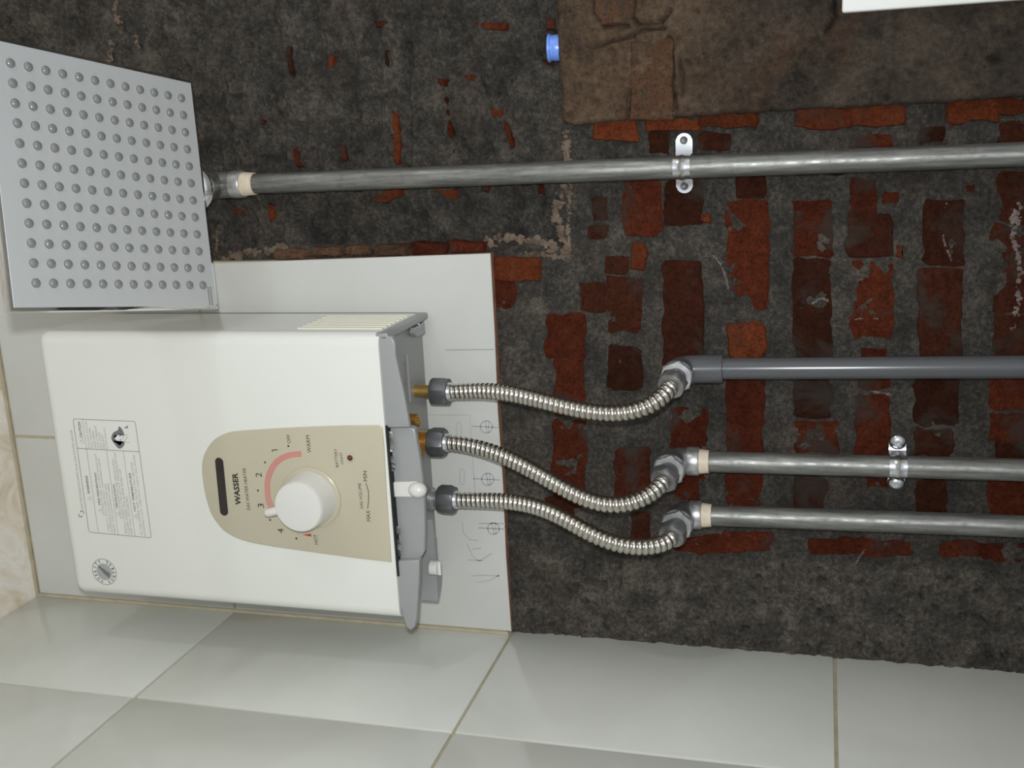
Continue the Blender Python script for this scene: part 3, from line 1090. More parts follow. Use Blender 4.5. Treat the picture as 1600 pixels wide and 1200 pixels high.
for (u, v) in ((653.5, 661), (658.5, 715)):
    a = W(u, v, z=1.990)
    bm = B(); lathe(bm, (a.x, min(a.y, -0.026), 1.9915), (0, 0, -1), [(0, 0.0040), (0.0020, 0.0040), (0.0034, 0.0026), (0.0030, 0.0008)], 14)
    box(bm, (a.x - 0.0027, min(a.y, -0.026) - 0.0005, 1.9878), (a.x + 0.0027, min(a.y, -0.026) + 0.0005, 1.9884))
    build('screw', bm, M['brass'], heater)

# ---- control panel
YP = HF - 0.0016
pan = [(612, 878), (560, 872), (500, 864), (430, 854), (392, 847), (368, 839), (350, 828), (338, 814), (329, 798), (321, 770), (316.5, 738), (318, 716), (326, 698),
       (338, 685), (356, 676), (375, 673), (410, 670.5), (470, 667), (540, 664.5), (592, 664), (598, 668), (601, 700), (604, 760), (608, 820), (611, 860)]
poly = [W(u, v, y=HF) for u, v in pan]
poly = poly[:3] + spline(poly[3:18], 3) + poly[18:]
poly = [Vector((p.x, HF + 0.001, p.z)) for p in poly]
bm = B()
prism(bm, poly, (0, -0.0026, 0), 0.0012, 3)
panel = build('control_panel', bm, M['cream'], heater)
YI = YP - 0.0001
YW = YP - 0.0004


def disc_px(name, u, v, r, mat, parent, y, h=0.0002, seg=20):
    p = W(u, v, y=y)
    bm = B(); lathe(bm, (p.x, y + h, p.z), (0, -1, 0), [(0, r), (h, r)], seg)
    return build(name, bm, mat, parent)


def stroke(name, px, width, mat, parent, y, closed=False):
    bm = B()
    ribbon(bm, [W(u, v, y=y) for u, v in px], width, closed=closed)
    return build(name, bm, mat, parent, smooth=None)


def text(s, u, v, w_px, h_px, mat, parent, y, bold=0.0, name='lettering', label=None, angle=0.0, shear=0.0, w_m=None, h_m=None, keep=False):
    """printed word on a front-facing plane, centred at photo position u, v"""
    cu = bpy.data.curves.new('lettering', 'FONT')
    cu.body = s
    cu.size = 1.0
    cu.offset = bold
    cu.shear = shear
    cu.resolution_u = 2
    tmp = bpy.data.objects.new('tmp', cu)
    me = bpy.data.meshes.new_from_object(tmp)
    bpy.data.objects.remove(tmp)
    n_ = len(me.vertices)
    co = np.zeros(n_ * 3, 'f')
    me.vertices.foreach_get('co', co)
    co = co.reshape(-1, 3)
    lo, hi = co.min(0), co.max(0)
    c = W(u, v, y=y)
    pm_w = (W(u, v - 5, y=y) - W(u, v + 5, y=y)).x / 10
    pm_h = (W(u - 5, v, y=y) - W(u + 5, v, y=y)).z / 10
    ww = w_m if w_m else w_px * abs(pm_w)
    hh = h_m if h_m else h_px * abs(pm_h)
    q = (co - (lo + hi) / 2) / np.maximum(hi - lo, 1e-6)
    X, Zz = q[:, 0] * ww, q[:, 1] * hh
    ca, sa = cos(angle), sin(angle)
    out = np.stack([c.x + X * ca - Zz * sa, np.full(n_, y), c.z + X * sa + Zz * ca], -1).astype('f')
    me.vertices.foreach_set('co', out.reshape(-1))
    o = link(name, me, mat, parent)
    if label:
        o['label'] = label
    return o


# sight window
bm = B()
a, b = W(342.5, 722, y=YP), W(350, 799, y=YP)
d = (b - a).normalized(); nrm = d.cross(Vector((0, 1, 0)))
caps_ = []
for k in range(11):
    t = pi * k / 10
    caps_.append(b + (d * sin(t) + nrm * cos(t)) * 0.0046)
for k in range(11):
    t = pi * k / 10
    caps_.append(a + (-d * sin(t) - nrm * cos(t)) * 0.0046)
prism(bm, [Vector((p.x, YP + 0.0005, p.z)) for p in caps_], (0, -0.0009, 0), 0.0003, 1)
build('sight_window', bm, M['window'], panel)
# dial base, knob and pointer
kc = W(486, 777.5, y=YP)
bm = B()
lathe(bm, (kc.x, YP + 0.0005, kc.z), (0, -1, 0), [(0, 0.0316), (0.0020, 0.0314), (0.0030, 0.0300), (0.0030, 0.0)], 48, caps=False)
build('dial_base', bm, M['cream'], panel)
bm = B()
lathe(bm, (kc.x, YP - 0.002, kc.z), (0, -1, 0), [(0, 0.0276), (0.0045, 0.0270), (0.0225, 0.0252), (0.0255, 0.0247), (0.0270, 0.0236), (0.0275, 0.021), (0.0275, 0.0)], 64, caps=False)
knob = build('dial_knob', bm, M['knob'], panel)
yk = YP - 0.0285
pa, pb = W(419, 801, y=yk + 0.004), W(436, 797, y=yk + 0.004)
bm = B()
dd = (pb - pa).normalized()
lathe(bm, pa - dd * 0.004, dd, [(0, 0.0006), (0.0008, 0.0024), (0.0025, 0.0037), (0.004, 0.0041), (0.004 + (pb - pa).length, 0.0041), (0.0055 + (pb - pa).length, 0.0037),
      (0.0072 + (pb - pa).length, 0.0022), (0.008 + (pb - pa).length, 0.0005)], 16)
build('pointer', bm, M['knob'], knob, smooth=80)
# red temperature scale: five fine lines of one arc
arc = [(471, 709), (452, 711.5), (436, 719), (425, 732), (418.5, 750), (418, 768), (420, 782), (425, 796)]
ctr = (474, 764)
for k in range(4):
    f = 1 + (k - 1.5) * 0.042
    pts = [(ctr[0] + (u - ctr[0]) * f, ctr[1] + (v - ctr[1]) * f) for u, v in arc]
    path = spline([W(u, v, y=YI) for u, v in pts], 6)
    bm = B(); ribbon(bm, path, 0.00095)
    build('temperature_scale', bm, M['red'], panel, smooth=None)
bm = B()
tri = [W(u, v, y=YI) for u, v in ((472, 835.5), (486.5, 834), (486, 838.5))]
bm.faces.new([bm.verts.new(p) for p in tri])
build('hot_mark', bm, M['redtri'], panel, smooth=None)
text('WASSER', 369.5, 764, 50, 9.0, M['ink'], panel, YI, 0.035)
text('GAS WATER HEATER', 385, 764.5, 66, 5.0, M['ink'], panel, YI)
stroke('lettering', [(433.8, 702.6), (424.4, 703.6), (426.6, 706.6)], 0.0009, M['ink'], panel, YI)
text('2', 404, 742, 6.6, 9.5, M['ink'], panel, YI)
text('3', 407.5, 790, 6.6, 9.5, M['ink'], panel, YI)
text('4', 438.5, 829.5, 7.0, 9.0, M['ink'], panel, YI)
for (u, v) in ((450.5, 697), (414, 722.5), (403, 766.5), (422, 812.5), (463, 841.5)):
    disc_px('dial_dot', u, v, 0.0010, M['ink'], panel, YI, 0.0001, 12)
text('OFF', 451, 686, 13.5, 5.2, M['ink'], panel, YI)
text('WARM', 482, 694, 27, 5.8, M['ink'], panel, YI)
text('HOT', 493.5, 843, 15, 5.8, M['ink'], panel, YI)
text('BATTERY', 525.5, 715.5, 29, 4.2, M['ink'], panel, YI)
text('LIGHT', 533.5, 716, 18, 4.2, M['ink'], panel, YI)
text('GAS VOLUME', 563.5, 775, 40, 4.8, M['ink'], panel, YI)
text('MIN', 570.5, 744, 16, 6.0, M['ink'], panel, YI)
text('MAX', 575.5, 806, 17, 6.0, M['ink'], panel, YI)
path = spline([W(u, v, y=YI) for u, v in ((571.5, 755), (575, 765), (576, 778), (574.5, 795))], 6)
bm = B(); ribbon(bm, path, 0.0007)
build('volume_scale', bm, M['ink'], panel, smooth=None)
lp = W(547, 715.5, y=YP)
bm = B(); lathe(bm, (lp.x, YP + 0.0002, lp.z), (0, -1, 0), [(0, 0.0046), (0.0009, 0.0044), (0.0009, 0.0032), (0.0001, 0.0028), (0.0001, 0)], 24, caps=False)
led = build('battery_light', bm, M['cream'], panel)
bm = B(); lathe(bm, (lp.x, YP - 0.0001, lp.z), (0, -1, 0), [(0, 0.0027), (0.0008, 0.0025), (0.0016, 0.0015), (0.0019, 0.0002)], 18)
build('red_lens', bm, M['led'], led, smooth=180)

# ---- prints on the white cover
YC = HF - 0.0002
def cl(px, w, mat, closed=False, name='label_line'):
    return stroke(name, px, w, mat, cover, YC, closed)
def corner_loop(c, r=0.12):
    out = []
    n_ = len(c)
    for i in range(n_):
        p, a, b = np.array(c[i]), np.array(c[i - 1]), np.array(c[(i + 1) % n_])
        p0 = p + (a - p) / np.linalg.norm(a - p) * 4; p1 = p + (b - p) / np.linalg.norm(b - p) * 4
        for k in range(5):
            t = k / 4
            out.append(tuple((1 - t) ** 2 * p0 + 2 * t * (1 - t) * p + t * t * p1))
    return out
fr = [(114, 654.5), (211, 658.5), (236.5, 840.5), (139, 831.5)]
def lab(s, t):
    """s down the label (photo left to right), t across it (photo top to bottom)"""
    top = np.array(fr[0]) * (1 - s) + np.array(fr[1]) * s
    bot = np.array(fr[3]) * (1 - s) + np.array(fr[2]) * s
    return tuple(top * (1 - t) + bot * t)
cl(corner_loop(fr), 0.0006, M['inkgrey'], True, 'label_frame')
cl([lab(0, 0.26), lab(1, 0.26)], 0.0006, M['inkgrey'])
cl([lab(0.15, 0), lab(0.15, 1)], 0.0005, M['inkfaint'])
for s_ in (0.47, 0.74):
    cl([lab(s_, 0.26), lab(s_, 1)], 0.0005, M['inkfaint'])
LA = 0.0
def lt(s, sp, t0, t1, h, mat, bold=0.0):
    (u0, v0), (u1, v1) = lab(sp, t0), lab(sp, t1)
    a_, b_ = W(u1, v1, y=YC), W(u0, v0, y=YC)
    text(s, (u0 + u1) / 2, (v0 + v1) / 2, 0, h, mat, cover, YC, bold, w_m=(b_ - a_).length, angle=math.atan2((b_ - a_).z, (b_ - a_).x))
lt('CAUTION', 0.09, 0.025, 0.165, 4.6, M['inkgrey'], 0.03)
for k, (s_, t0) in enumerate((('DO NOT TOUCH', 0.02), ('HOT WATER', 0.075), ('AND PIPES', 0.10), ('THE CURRENT', 0.05), ('MAY CAUSE', 0.11), ('PREVENT', 0.13), ('BURN INJURY', 0.06))):
    lt(s_, 0.20 + k * 0.048, t0, 0.25, 3.0, M['inkfaint'])
lt('WARNING', 0.085, 0.50, 0.66, 4.2, M['inkgrey'], 0.03)
for (s_, sp, t0, t1, mt, bd) in (
        ('FIRE PREVENTION', 0.235, 0.47, 0.75, 'inkgrey', 0.03),
        ('IN CASE OF FIRE, DO NOT PLACE ANY', 0.285, 0.30, 0.84, 'inkfaint', 0), ('OBJECTS THAT ARE EASILY FLAMMABLE NEAR', 0.33, 0.34, 0.98, 'inkfaint', 0),
        ('FLAMMABLE LIQUIDS AND GAS', 0.375, 0.56, 0.985, 'inkfaint', 0), ('NEAR THE EQUIPMENT AREA', 0.42, 0.55, 0.99, 'inkfaint', 0),
        ('VENTILATION', 0.51, 0.56, 0.77, 'inkgrey', 0.03),
        ('ALWAYS MAINTAIN AIR VENTILATION', 0.555, 0.34, 0.86, 'inkfaint', 0), ('INSTALL CORRECTLY TO LET OUT THE EXHAUST GAS', 0.60, 0.28, 0.985, 'inkfaint', 0),
        ('CLEAN WHEN THE FLAME GOES OFF', 0.645, 0.42, 0.985, 'inkfaint', 0), ('AND CALL TECHNICIAN', 0.69, 0.66, 0.99, 'inkfaint', 0),
        ('HOT TEMPERATURE', 0.795, 0.45, 0.78, 'inkgrey', 0.03),
        ('AS THE WATER AND OUTLET MAY BECOME', 0.85, 0.36, 0.985, 'inkfaint', 0), ('EXTREMELY HOT, USER MUST CHECK THE WATER', 0.905, 0.29, 0.99, 'inkfaint', 0)):
    lt(s_, sp, t0, t1, 3.2, M[mt], bd)
lt('INSTANTANEOUS OPEN FLUE GAS WATER HEATER', -0.055, 0.10, 0.80, 3.4, M['inkfaint'])
# warning triangles
for (sp, t) in ((0.09, 0.195), (0.085, 0.70), (0.235, 0.80), (0.51, 0.815), (0.795, 0.825)):
    u, v = lab(sp, t)
    cl([(u - 2.6, v - 0.3), (u + 2.4, v - 3.4), (u + 2.6, v + 3.0)], 0.0005, M['inkgrey'], True, 'warning_triangle')
# two-leaf mark before the heading
for s_ in (-1, 1):
    u, v = 127, 803
    pts = [(u + s_ * 1.2 + 2.6 * cos(a) * 1.0, v - s_ * 1.6 + 3.4 * sin(a)) for a in np.linspace(0.3 + (pi if s_ > 0 else 0), 3.6 + (pi if s_ > 0 else 0), 9)]
    cl(pts, 0.0009, M['inkhair'], False, 'leaf_mark')
# little line drawing: head with wavy hair and a raised hand
def blob(px, mat, name='drawing', y=YC):
    bm = B()
    pts = smooth_closed([W(u, v, y=y) for u, v in px], 3)
    f = bm.faces.new([bm.verts.new(p) for p in pts])
    bmesh.ops.triangulate(bm, faces=[f])
    return build(name, bm, mat, cover, smooth=None)
blob([(174, 683), (177, 676), (184, 672), (186, 666), (192, 673), (194, 681), (188, 678), (184, 679), (178, 681), (180, 687), (185, 690), (187, 696), (193, 690),
      (195, 691), (193, 697), (188, 701), (183, 699), (179, 693), (175, 688)], M['inkhair'])
for (u, v) in ((187.5, 681), (188, 687.5)):
    disc_px('drawing', u, v, 0.0008, M['inkhair'], cover, YC, 0.0001, 10)
cl([(191, 683), (193, 684.5), (191.5, 686)], 0.0004, M['inkgrey'], False, 'drawing')
cl([(193, 681), (197, 678), (199, 683), (196, 688), (198, 692), (203, 691)], 0.0005, M['inkfaint'], False, 'drawing')
blob([(193, 668), (197, 667), (198, 664.5), (200, 667), (199, 669.5), (196, 669)], M['inkgrey'])
# round quality badge
def ell(r, n_=32):
    c = W(163, 893.5, y=YC)
    return c, [Vector((c.x + r * cos(2 * pi * k / n_), YC, c.z + r * sin(2 * pi * k / n_))) for k in range(n_)]
c_, pts = ell(0.0146)
bm = B(); ribbon(bm, pts, 0.0006, closed=True)
build('quality_badge', bm, M['inkgrey'], cover, smooth=None)
_, pts = ell(0.0094)
bm = B(); bm.faces.new([bm.verts.new(p) for p in pts])
build('quality_badge', bm, M['inkfaint'], cover, smooth=None)
bm = B()
bm.faces.new([bm.verts.new(Vector((c_.x + a * 0.0094, YC - 0.0001, c_.z + b * 0.0094))) for a, b in ((-0.75, -0.55), (-0.15, -0.75), (0.75, 0.62), (0.55, 0.72), (-0.2, 0.1))])
build('quality_badge', bm, M['inkhair'], cover, smooth=None)
for word, a0, a1, flip in (('QUALITY', 158, 22, 1), ('CONTROL', 202, 338, -1)):
    for k, ch in enumerate(word):
        a = math.radians(a0 + (a1 - a0) * k / (len(word) - 1))
        r = 0.0119
        px, pz = c_.x + r * cos(a), c_.z + r * sin(a)
        o = text(ch, 163, 893.5, 0, 0, M['ink'], cover, YC - 0.0001, 0.02, w_m=0.0024 if ch != 'I' else 0.0007, h_m=0.0034, angle=(a - pi / 2) if flip > 0 else (a + pi / 2))
        o.data.transform(Matrix.Translation((px - c_.x, 0, pz - c_.z)))

# ================================================================== PIPES
def pipe_run(name, label, top, bot, r, mat, cat='pipe'):
    t = thing(name, bot, label, cat)
    bm = B(); cyl(bm, bot, top, r, seg=32)
    build('tube', bm, mat, t)
    return t


ZB = 1.20
YPI = -0.020
def axis(pa, pb, y=YPI):
    a, b = W(*pa, y=y), W(*pb, y=y)
    f = lambda z: Vector((a.x + (b.x - a.x) * (z - a.z) / (b.z - a.z), y, z))
    return f


ax1 = axis((400, 287), (1600, 241)); ax2 = axis((1180, 576), (1600, 573.5)); ax3 = axis((1130, 722), (1600, 734.5)); ax4 = axis((1130, 806), (1600, 822.5))
zof = lambda u, v: W(u, v, y=YPI).z


def cast_elbow(t, p, r_neck, r_body, mat, zcollar, f, mouth=0.026):
    """threaded elbow: collar down to the pipe, ball-shaped bend, round mouth facing the room"""
    bm = B()
    c = Vector(p)
    n_ = 10
    path = [f(zcollar), f(zcollar + 0.002)]
    rad = [r_neck * 1.02, r_neck * 1.05]
    path += [f(zcollar + 0.013)]; rad += [r_neck * 1.03]
    s = Vector((c.x, c.y, c.z - 0.012)); e = Vector((c.x, c.y - 0.012, c.z))
    for k in range(n_ + 1):
        a = k / n_ * pi / 2
        path.append(Vector((c.x, c.y - 0.012 + 0.012 * cos(a), c.z - 0.012 + 0.012 * sin(a))))
        rad.append(r_body)
    path.append(Vector((c.x, c.y - mouth + 0.008, c.z))); rad.append(r_body)
    path.append(Vector((c.x, c.y - mouth + 0.0075, c.z))); rad.append(r_body * 1.12)
    path.append(Vector((c.x, c.y - mouth, c.z))); rad.append(r_body * 1.12)
    # order from bottom to top keeps the sweep simple
    sweep(bm, path, rad, 28)
    return build('elbow', bm, mat, t, smooth=50)


# riser to the shower
r1 = 0.0103
zt1 = zof(382, 287)
p_riser = pipe_run('water_pipe', 'long galvanized steel pipe rising alone to the shower head', ax1(zt1 + 0.004), ax1(ZB), r1, M['galv'])
bm = B(); cyl(bm, ax1(zof(399, 287)), ax1(zof(381, 287)), r1 * 1.09, r1 * 1.2, 24)
build('teflon_tape', bm, M['teflon'], p_riser)
e1 = ax1(zof(338, 290))
cast_elbow(p_riser, e1, 0.0132, 0.0138, M['galv'], zof(380, 288), ax1, 0.030)

zc_ = zof(381, 288)
bm = B(); lathe(bm, ax1(zc_), ax1(zc_ + 0.013) - ax1(zc_), [(0, 0.0136), (0.001, 0.0142), (0.012, 0.0142), (0.013, 0.0134)], 28)
build('collar', bm, M['zinc'], p_riser)
bm = B(); lathe(bm, e1 + Vector((0, -0.0285, 0)), (0, -1, 0), [(0, 0.0145), (0.001, 0.0152), (0.0035, 0.0152), (0.0045, 0.0125)], 28)
build('teflon_tape', bm, M['teflon'], p_riser)

# grey plastic pipe with socket elbow
r2 = 0.0103
p_pvc = pipe_run('plastic_pipe', 'smooth grey plastic pipe with a socket elbow in front of the bricks', ax2(zof(1128, 577)), ax2(ZB), r2, M['pvc'], 'pipe')
bm = B()
e2 = ax2(zof(1064, 579))
path = [ax2(zof(1130, 577)), ax2(zof(1129, 577)), Vector((e2.x, YPI, e2.z - 0.014))]
rad = [0.0128, 0.0136, 0.0136]
for k in range(1, 11):
    a = k / 10 * pi / 2
    path.append(Vector((e2.x, YPI - 0.012 + 0.012 * cos(a), e2.z - 0.014 + 0.014 * sin(a)))); rad.append(0.0136)
path += [Vector((e2.x, YPI - 0.022, e2.z)), Vector((e2.x, YPI - 0.0225, e2.z)), Vector((e2.x, YPI - 0.030, e2.z))]
rad += [0.0138, 0.0150, 0.0150]
sweep(bm, path, rad, 32)
build('socket_elbow', bm, M['pvc'], p_pvc, smooth=50)

# two galvanized feeds
feeds = []
for (name, label, f, tape, coll, eu) in (
        ('water_pipe', 'galvanized steel pipe held by the clamp with two domed screw heads', ax3, (1093, 1108, 722), 1093, (1052, 721)),
        ('water_pipe', 'lowest galvanized pipe, nearest the white tiled side wall, with white thread tape', ax4, (1097, 1112, 805), 1097, (1064, 806))):
    z0, z1 = zof(tape[1], tape[2]), zof(tape[0], tape[2])
    t = pipe_run(name, label, f(z1 + 0.003), f(ZB), 0.0103, M['galv'])
    bm = B(); cyl(bm, f(z0), f(z1), 0.0112, 0.0122, 24)
    build('teflon_tape', bm, M['teflon'], t)
    e = f(zof(*eu))
    cast_elbow(t, e, 0.0132, 0.0136, M['castdark'], z1, f, 0.028)
    # bright collar of the elbow where it takes the pipe
    bm = B(); lathe(bm, f(z1), f(z1 + 0.012) - f(z1), [(0, 0.0136), (0.001, 0.0142), (0.011, 0.0142), (0.012, 0.0136)], 28)
    build('collar', bm, M['zinc'], t)
    feeds.append((t, e))

# hexagonal nipples screwed into the three elbows
mouths = []
for (t, e, dy) in ((p_pvc, e2, 0.030), (feeds[0][0], feeds[0][1], 0.028), (feeds[1][0], feeds[1][1], 0.028)):
    c = Vector((e.x, YPI - dy, e.z))
    bm = B()
    hexnut(bm, c, c + Vector((0, -0.0065, 0)), 0.0160, rot=0.35)
    build('hex_nipple', bm, M['zinc'], t)
    bm = B()
    d_ = Vector((-0.30, -0.92, 0.20)).normalized()
    cyl(bm, c + Vector((0, -0.004, 0)), c + Vector((0, -0.0062, 0)) + d_ * 0.008, 0.0098, seg=20)
    build('nipple_thread', bm, M['nutsteel'], t)
    mouths.append(c + Vector((0, -0.0062, 0)) + d_ * 0.0065)

# ================================================================== FLEXIBLE HOSES
def hose(label, top, mouth, ctrl, idx, aim):
    t = thing('flexible_hose', top, label, 'hose', None)
    P0, P5 = Vector(top), Vector(mouth) + aim * 0.010
    P1 = Vector(ctrl[2])
    P4 = P5 + aim * 0.034
    pts = [P0, P1, Vector(ctrl[0]), Vector(ctrl[1]), P4, P5]
    raw = [sum((comb(5, i) * s ** i * (1 - s) ** (5 - i) * p for i, p in enumerate(pts)), Vector()) for s in np.linspace(0, 1, 200).tolist()]
    ln = np.concatenate([[0], np.cumsum([(b - a).length for a, b in zip(raw, raw[1:])])])
    L = ln[-1]
    pitch = 0.0055
    nr = int(L / pitch)
    per = 8
    ss = np.linspace(0, L, nr * per + 1).tolist()
    R = np.array([tuple(p) for p in raw])
    path = [Vector((np.interp(s, ln, R[:, 0]), np.interp(s, ln, R[:, 1]), np.interp(s, ln, R[:, 2]))) for s in ss]
    rad = [0.00655 + 0.00165 * abs(sin(pi * s / L * nr)) ** 0.75 for s in ss]
    bm = B(); sweep(bm, path, rad, 20)
    build('corrugated_tube', bm, M['stainless'], t, smooth=75)
    # coupling nuts, upper vertical and lower towards the elbow
    bm = B()
    hexnut(bm, P0 + Vector((0, 0, 0.0145)), P0 + Vector((0, 0, -0.0030)), 0.0150, rot=0.22 + idx * 0.35)
    build('upper_nut', bm, M['nutsteel'], t)
    bm = B(); lathe(bm, P0 + Vector((0, 0, -0.0025)), (0, 0, -1), [(0, 0.0098), (0.003, 0.0092), (0.0045, 0.0078)], 20)
    build('ferrule', bm, M['strap'], t)
    bm = B()
    hexnut(bm, Vector(mouth) - aim * 0.001, Vector(mouth) + aim * 0.0095, 0.0142, rot=0.1 + idx * 0.2)
    build('lower_nut', bm, M['dullzinc'], t)
    return t


tops = [Vector((A1.x, -0.05, W(697, 612, y=-0.05).z)), Vector((A2.x, -0.05, W(692, 693, y=-0.05).z)), Vector((A3.x, -0.05, W(707, 779, y=-0.05).z))]
CT = [((0.31, -0.0838, 1.8646), (0.2373, -0.1162, 1.7869), (0.2772, -0.05, 1.9131)),
      ((0.2191, -0.0847, 1.8245), (0.1508, -0.1154, 1.8174), (0.2251, -0.05, 1.9201)),
      ((0.1987, -0.0847, 1.7958), (0.1409, -0.1160, 1.8512), (0.1625, -0.05, 1.9137))]
AIM = Vector((-0.30, -0.92, 0.20)).normalized()
hose('corrugated steel hose from the plain brass outlet to the grey plastic pipe', tops[0], mouths[0], CT[0], 0, AIM)
hose('middle corrugated steel hose, from the threaded brass inlet of the heater', tops[1], mouths[1], CT[1], 1, AIM)
hose('corrugated steel hose beside the white lever ball, nearest the side wall', tops[2], mouths[2], CT[2], 2, AIM)

# ================================================================== PIPE CLAMPS
def clamp(label, f, u, v, tabs, dome):
    z = zof(u, v)
    c = f(z)
    t = thing('pipe_clamp', (c.x, 0.0, z), label, 'clamp')
    w = 0.0155
    r = 0.0108
    # strap profile in x, y: tab, foot, over the pipe, foot, tab; the free ends rounded
    yb = -0.0055
    prof = []
    def sect(dz):
        pr = []
        pr.append((c.x + tabs[0], yb)); pr.append((c.x + r + 0.0045, yb)); pr.append((c.x + r + 0.0012, yb - 0.0012)); pr.append((c.x + r + 0.0004, c.y + 0.001))
        for k in range(0, 13):
            a = pi * k / 12
            pr.append((c.x + (r + 0.0004) * cos(a), c.y - (r + 0.0004) * sin(a)))
        pr.append((c.x - r - 0.0004, c.y + 0.001)); pr.append((c.x - r - 0.0012, yb - 0.0012)); pr.append((c.x - r - 0.0045, yb)); pr.append((c.x - tabs[1], yb))
        return pr
    bm = B()
    n_ = 10
    cols = []
    base = sect(0)
    for j in range(n_ + 1):
        s = -1 + 2 * j / n_
        row = []
        for k, (x, y) in enumerate(base):
            rib = 0.0012 * math.exp(-(s / 0.22) ** 2)
            if 2 < k < len(base) - 3:
                d = Vector((x - c.x, y - c.y, 0)).normalized()
                x, y = x + d.x * rib, y + d.y * rib
            if k == 0:
                x -= (1 - math.sqrt(max(0, 1 - s * s * 0.97))) * w / 2
            if k == len(base) - 1:
                x += (1 - math.sqrt(max(0, 1 - s * s * 0.97))) * w / 2
            row.append(bm.verts.new((x, y, z + s * w / 2)))
        cols.append(row)
    for a, b in zip(cols, cols[1:]):
        for k in range(len(base) - 1):
            bm.faces.new((a[k], a[k + 1], b[k + 1], b[k]))
    bmesh.ops.recalc_face_normals(bm, faces=bm.faces[:])
    bmesh.ops.solidify(bm, geom=bm.faces[:], thickness=0.0010)
    build('strap', bm, M['strap'], t, smooth=40)
    for i, x in enumerate((c.x + tabs[0] - w * 0.42, c.x - tabs[1] + w * 0.42)):
        bm = B()
        if dome:
            R = 0.0078
            lathe(bm, (x, yb + 0.001, z), (0, -1, 0), [(0, R)] + [(0.0015 + R * 0.62 * sin(a), R * cos(a)) for a in np.linspace(0.05, 1.35, 7).tolist()] + [(R * 0.62 + 0.0012, 0.0011), (R * 0.62 + 0.0003, 0.0009)], 24)
            build('screw_head', bm, M['strap'], t, smooth=60)
        else:
            lathe(bm, (x, yb + 0.001, z), (0, -1, 0), [(0, 0.0036), (0.0024, 0.0036), (0.0030, 0.0030), (0.0022, 0.0012), (0.0020, 0.0004)], 16)
            build('screw', bm, M['nutsteel'], t)
    return t


clamp('shiny metal strap clamp with flat screws on the long riser pipe', ax1, 1066, 248, (0.0305, 0.0245), False)
clamp('shiny metal strap clamp with domed screw heads on a lower galvanized pipe', ax3, 1403, 729, (0.0265, 0.0270), True)

# ================================================================== SHOWER HEAD
SC = Vector((0.4995, -0.2051, 2.2010))
E1 = Vector((-0.158, 0.9531, -0.2582)); E2 = Vector((-0.9737, -0.1939, -0.1198)); E3 = Vector((-0.1643, 0.2325, 0.9586))
E1.normalize(); E2 = (E2 - E1 * E2.dot(E1)).normalized(); E3 = E1.cross(E2)
SL = 0.2215
shower = thing('shower_head', e1 + Vector((0, -0.026, 0)), 'large square chrome rain shower head with rows of rubber nozzles', 'shower head')


def SP(a, b, c):
    return SC + E1 * a + E2 * b + E3 * c


bm = B()
h = SL / 2
r_ = bmesh.ops.create_cube(bm, size=1.0)
for v in r_['verts']:
    v.co = Vector((v.co.x * SL, v.co.y * SL, (v.co.z + 0.5) * 0.0095))
bmesh.ops.bevel(bm, geom=bm.edges[:], offset=0.0012, segments=2, profile=0.5, affect='EDGES')
for v in bm.verts:
    v.co = SP(v.co.x, v.co.y, v.co.z)
plate = build('chrome_plate', bm, M['chrome'], shower)
bm = B()
prism(bm, [SP(a * (h - 0.0032), b * (h - 0.0032), 0.001) for a, b in ((1, 1), (1, -1), (-1, -1), (-1, 1))], E3 * -0.0016, 0.0003, 1)
face = build('face_sheet', bm, M['plateface'], plate)
# nozzles, one mesh shared by all
nm = None
n_ = 12
st = 0.806 * SL / (n_ - 1)
for i in range(n_):
    for j in range(n_):
        a, b = (i - 5.5) * st + 0.0035, (j - 5.5) * st - 0.0015
        p = SP(a, b, -0.0006)
        if nm is None:
            bm = B()
            lathe(bm, (0, 0, 0), -E3, [(0, 0.0040), (0.0011, 0.0039), (0.0021, 0.0032), (0.0027, 0.0019), (0.0029, 0.0004)], 12)
            bmesh.ops.recalc_face_normals(bm, faces=bm.faces[:])
            nm = bpy.data.meshes.new('nozzle')
            bm.to_mesh(nm); bm.free()
            nm.materials.append(M['nozzle'])
            nm.polygons.foreach_set('use_smooth', [True] * len(nm.polygons))
        o = bpy.data.objects.new('nozzle', nm)
        COL.objects.link(o)
        o.parent = shower
        o.location = p - WL[shower.name]
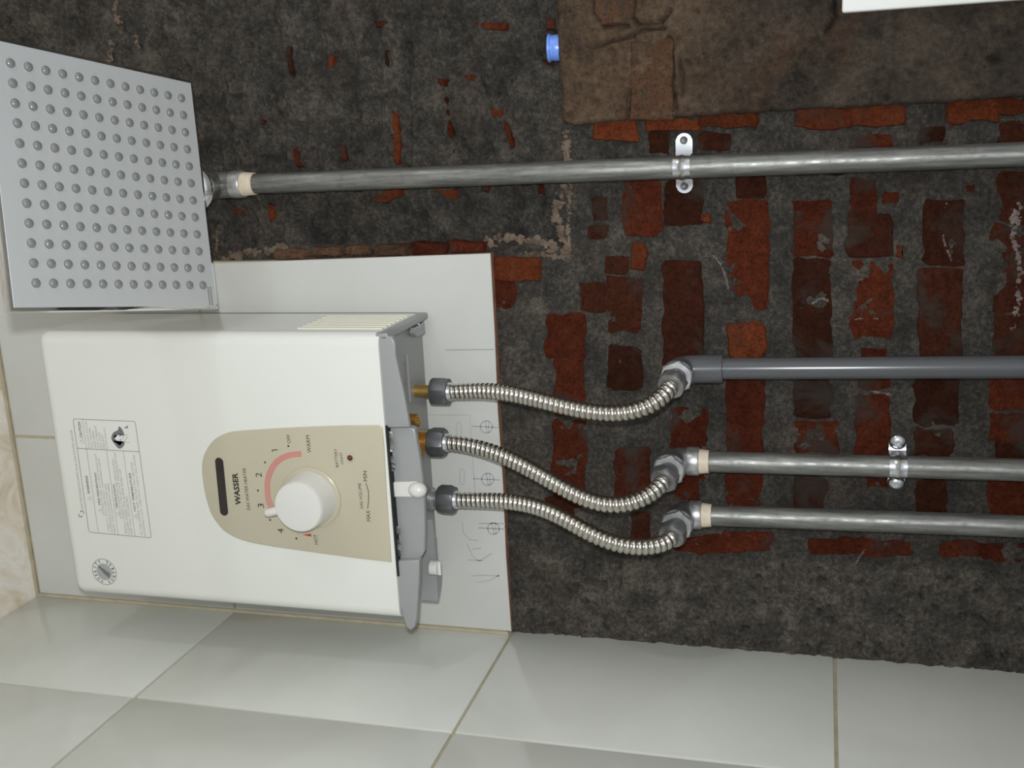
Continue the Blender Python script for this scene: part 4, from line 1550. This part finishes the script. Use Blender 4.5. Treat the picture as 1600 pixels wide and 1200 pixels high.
# maker's two tiny printed lines (unreadable in the photo) near the wall-side corner
for (a0, wd) in ((0.448, 0.0165), (0.462, 0.0165)):
    bm = B()
    x0 = 0.402 * SL
    for k in range(7):
        b0 = x0 + k * 0.0026
        q = [SP(a0 * SL + s * 0.0009, b0 + t * 0.0021, -0.00085) for s, t in ((-1, 0), (1, 0), (1, 1), (-1, 1))]
        bm.faces.new([bm.verts.new(p) for p in q])
    build('printed_line', bm, M['inkgrey'], plate, smooth=None)
# swivel ball, arm and flange
top = SP(0, 0, 0.0095)
bm = B()
lathe(bm, top - E3 * 0.0008, E3, [(0, 0.022), (0.003, 0.022), (0.006, 0.016), (0.014, 0.0145), (0.024, 0.0145), (0.027, 0.012)], 28)
build('swivel_joint', bm, M['chrome'], shower)
mo = Vector((e1.x, YPI - 0.026, e1.z))
arm = spline([mo, mo + Vector((0, -0.045, 0.004)), mo + Vector((0.0005, -0.095, 0.020)), top + E3 * 0.045 + Vector((0, 0.012, 0.002)), top + E3 * 0.024], 8)
bm = B(); sweep(bm, arm, 0.0105, 24)
build('shower_arm', bm, M['chrome'], shower, smooth=60)
bm = B()
lathe(bm, mo + Vector((0, -0.019, 0)), (0, -1, 0), [(0, 0.0228), (0.0015, 0.0240), (0.004, 0.0234), (0.009, 0.018), (0.011, 0.0108)], 40)
build('flange', bm, M['chrome'], shower)

# ================================================================== BLUE PIPE PLUG
pc = W(860, 75, y=-0.0150)
plug = thing('pipe_plug', (pc.x, 0.0, pc.z), 'round blue plastic pipe plug behind the edge of the brown plaster', 'plug')
bm = B()
ax_ = Vector((0.02, -0.10, 0.99)).normalized()
cp = W(865, 75, y=0.0015)
lathe(bm, cp - ax_ * 0.006, ax_, [(0, 0.0118), (0.003, 0.0122), (0.0050, 0.0122), (0.0056, 0.0118), (0.0080, 0.0120), (0.0088, 0.0130), (0.0108, 0.0131), (0.0114, 0.0122), (0.0114, 0.0)], 32, caps=False)
build('cap', bm, M['bluecap'], plug, smooth=40)
bm = B()
cyl(bm, cp - ax_ * 0.030, cp - ax_ * 0.004, 0.0088, seg=20)
build('stem', bm, M['bluecap'], plug)
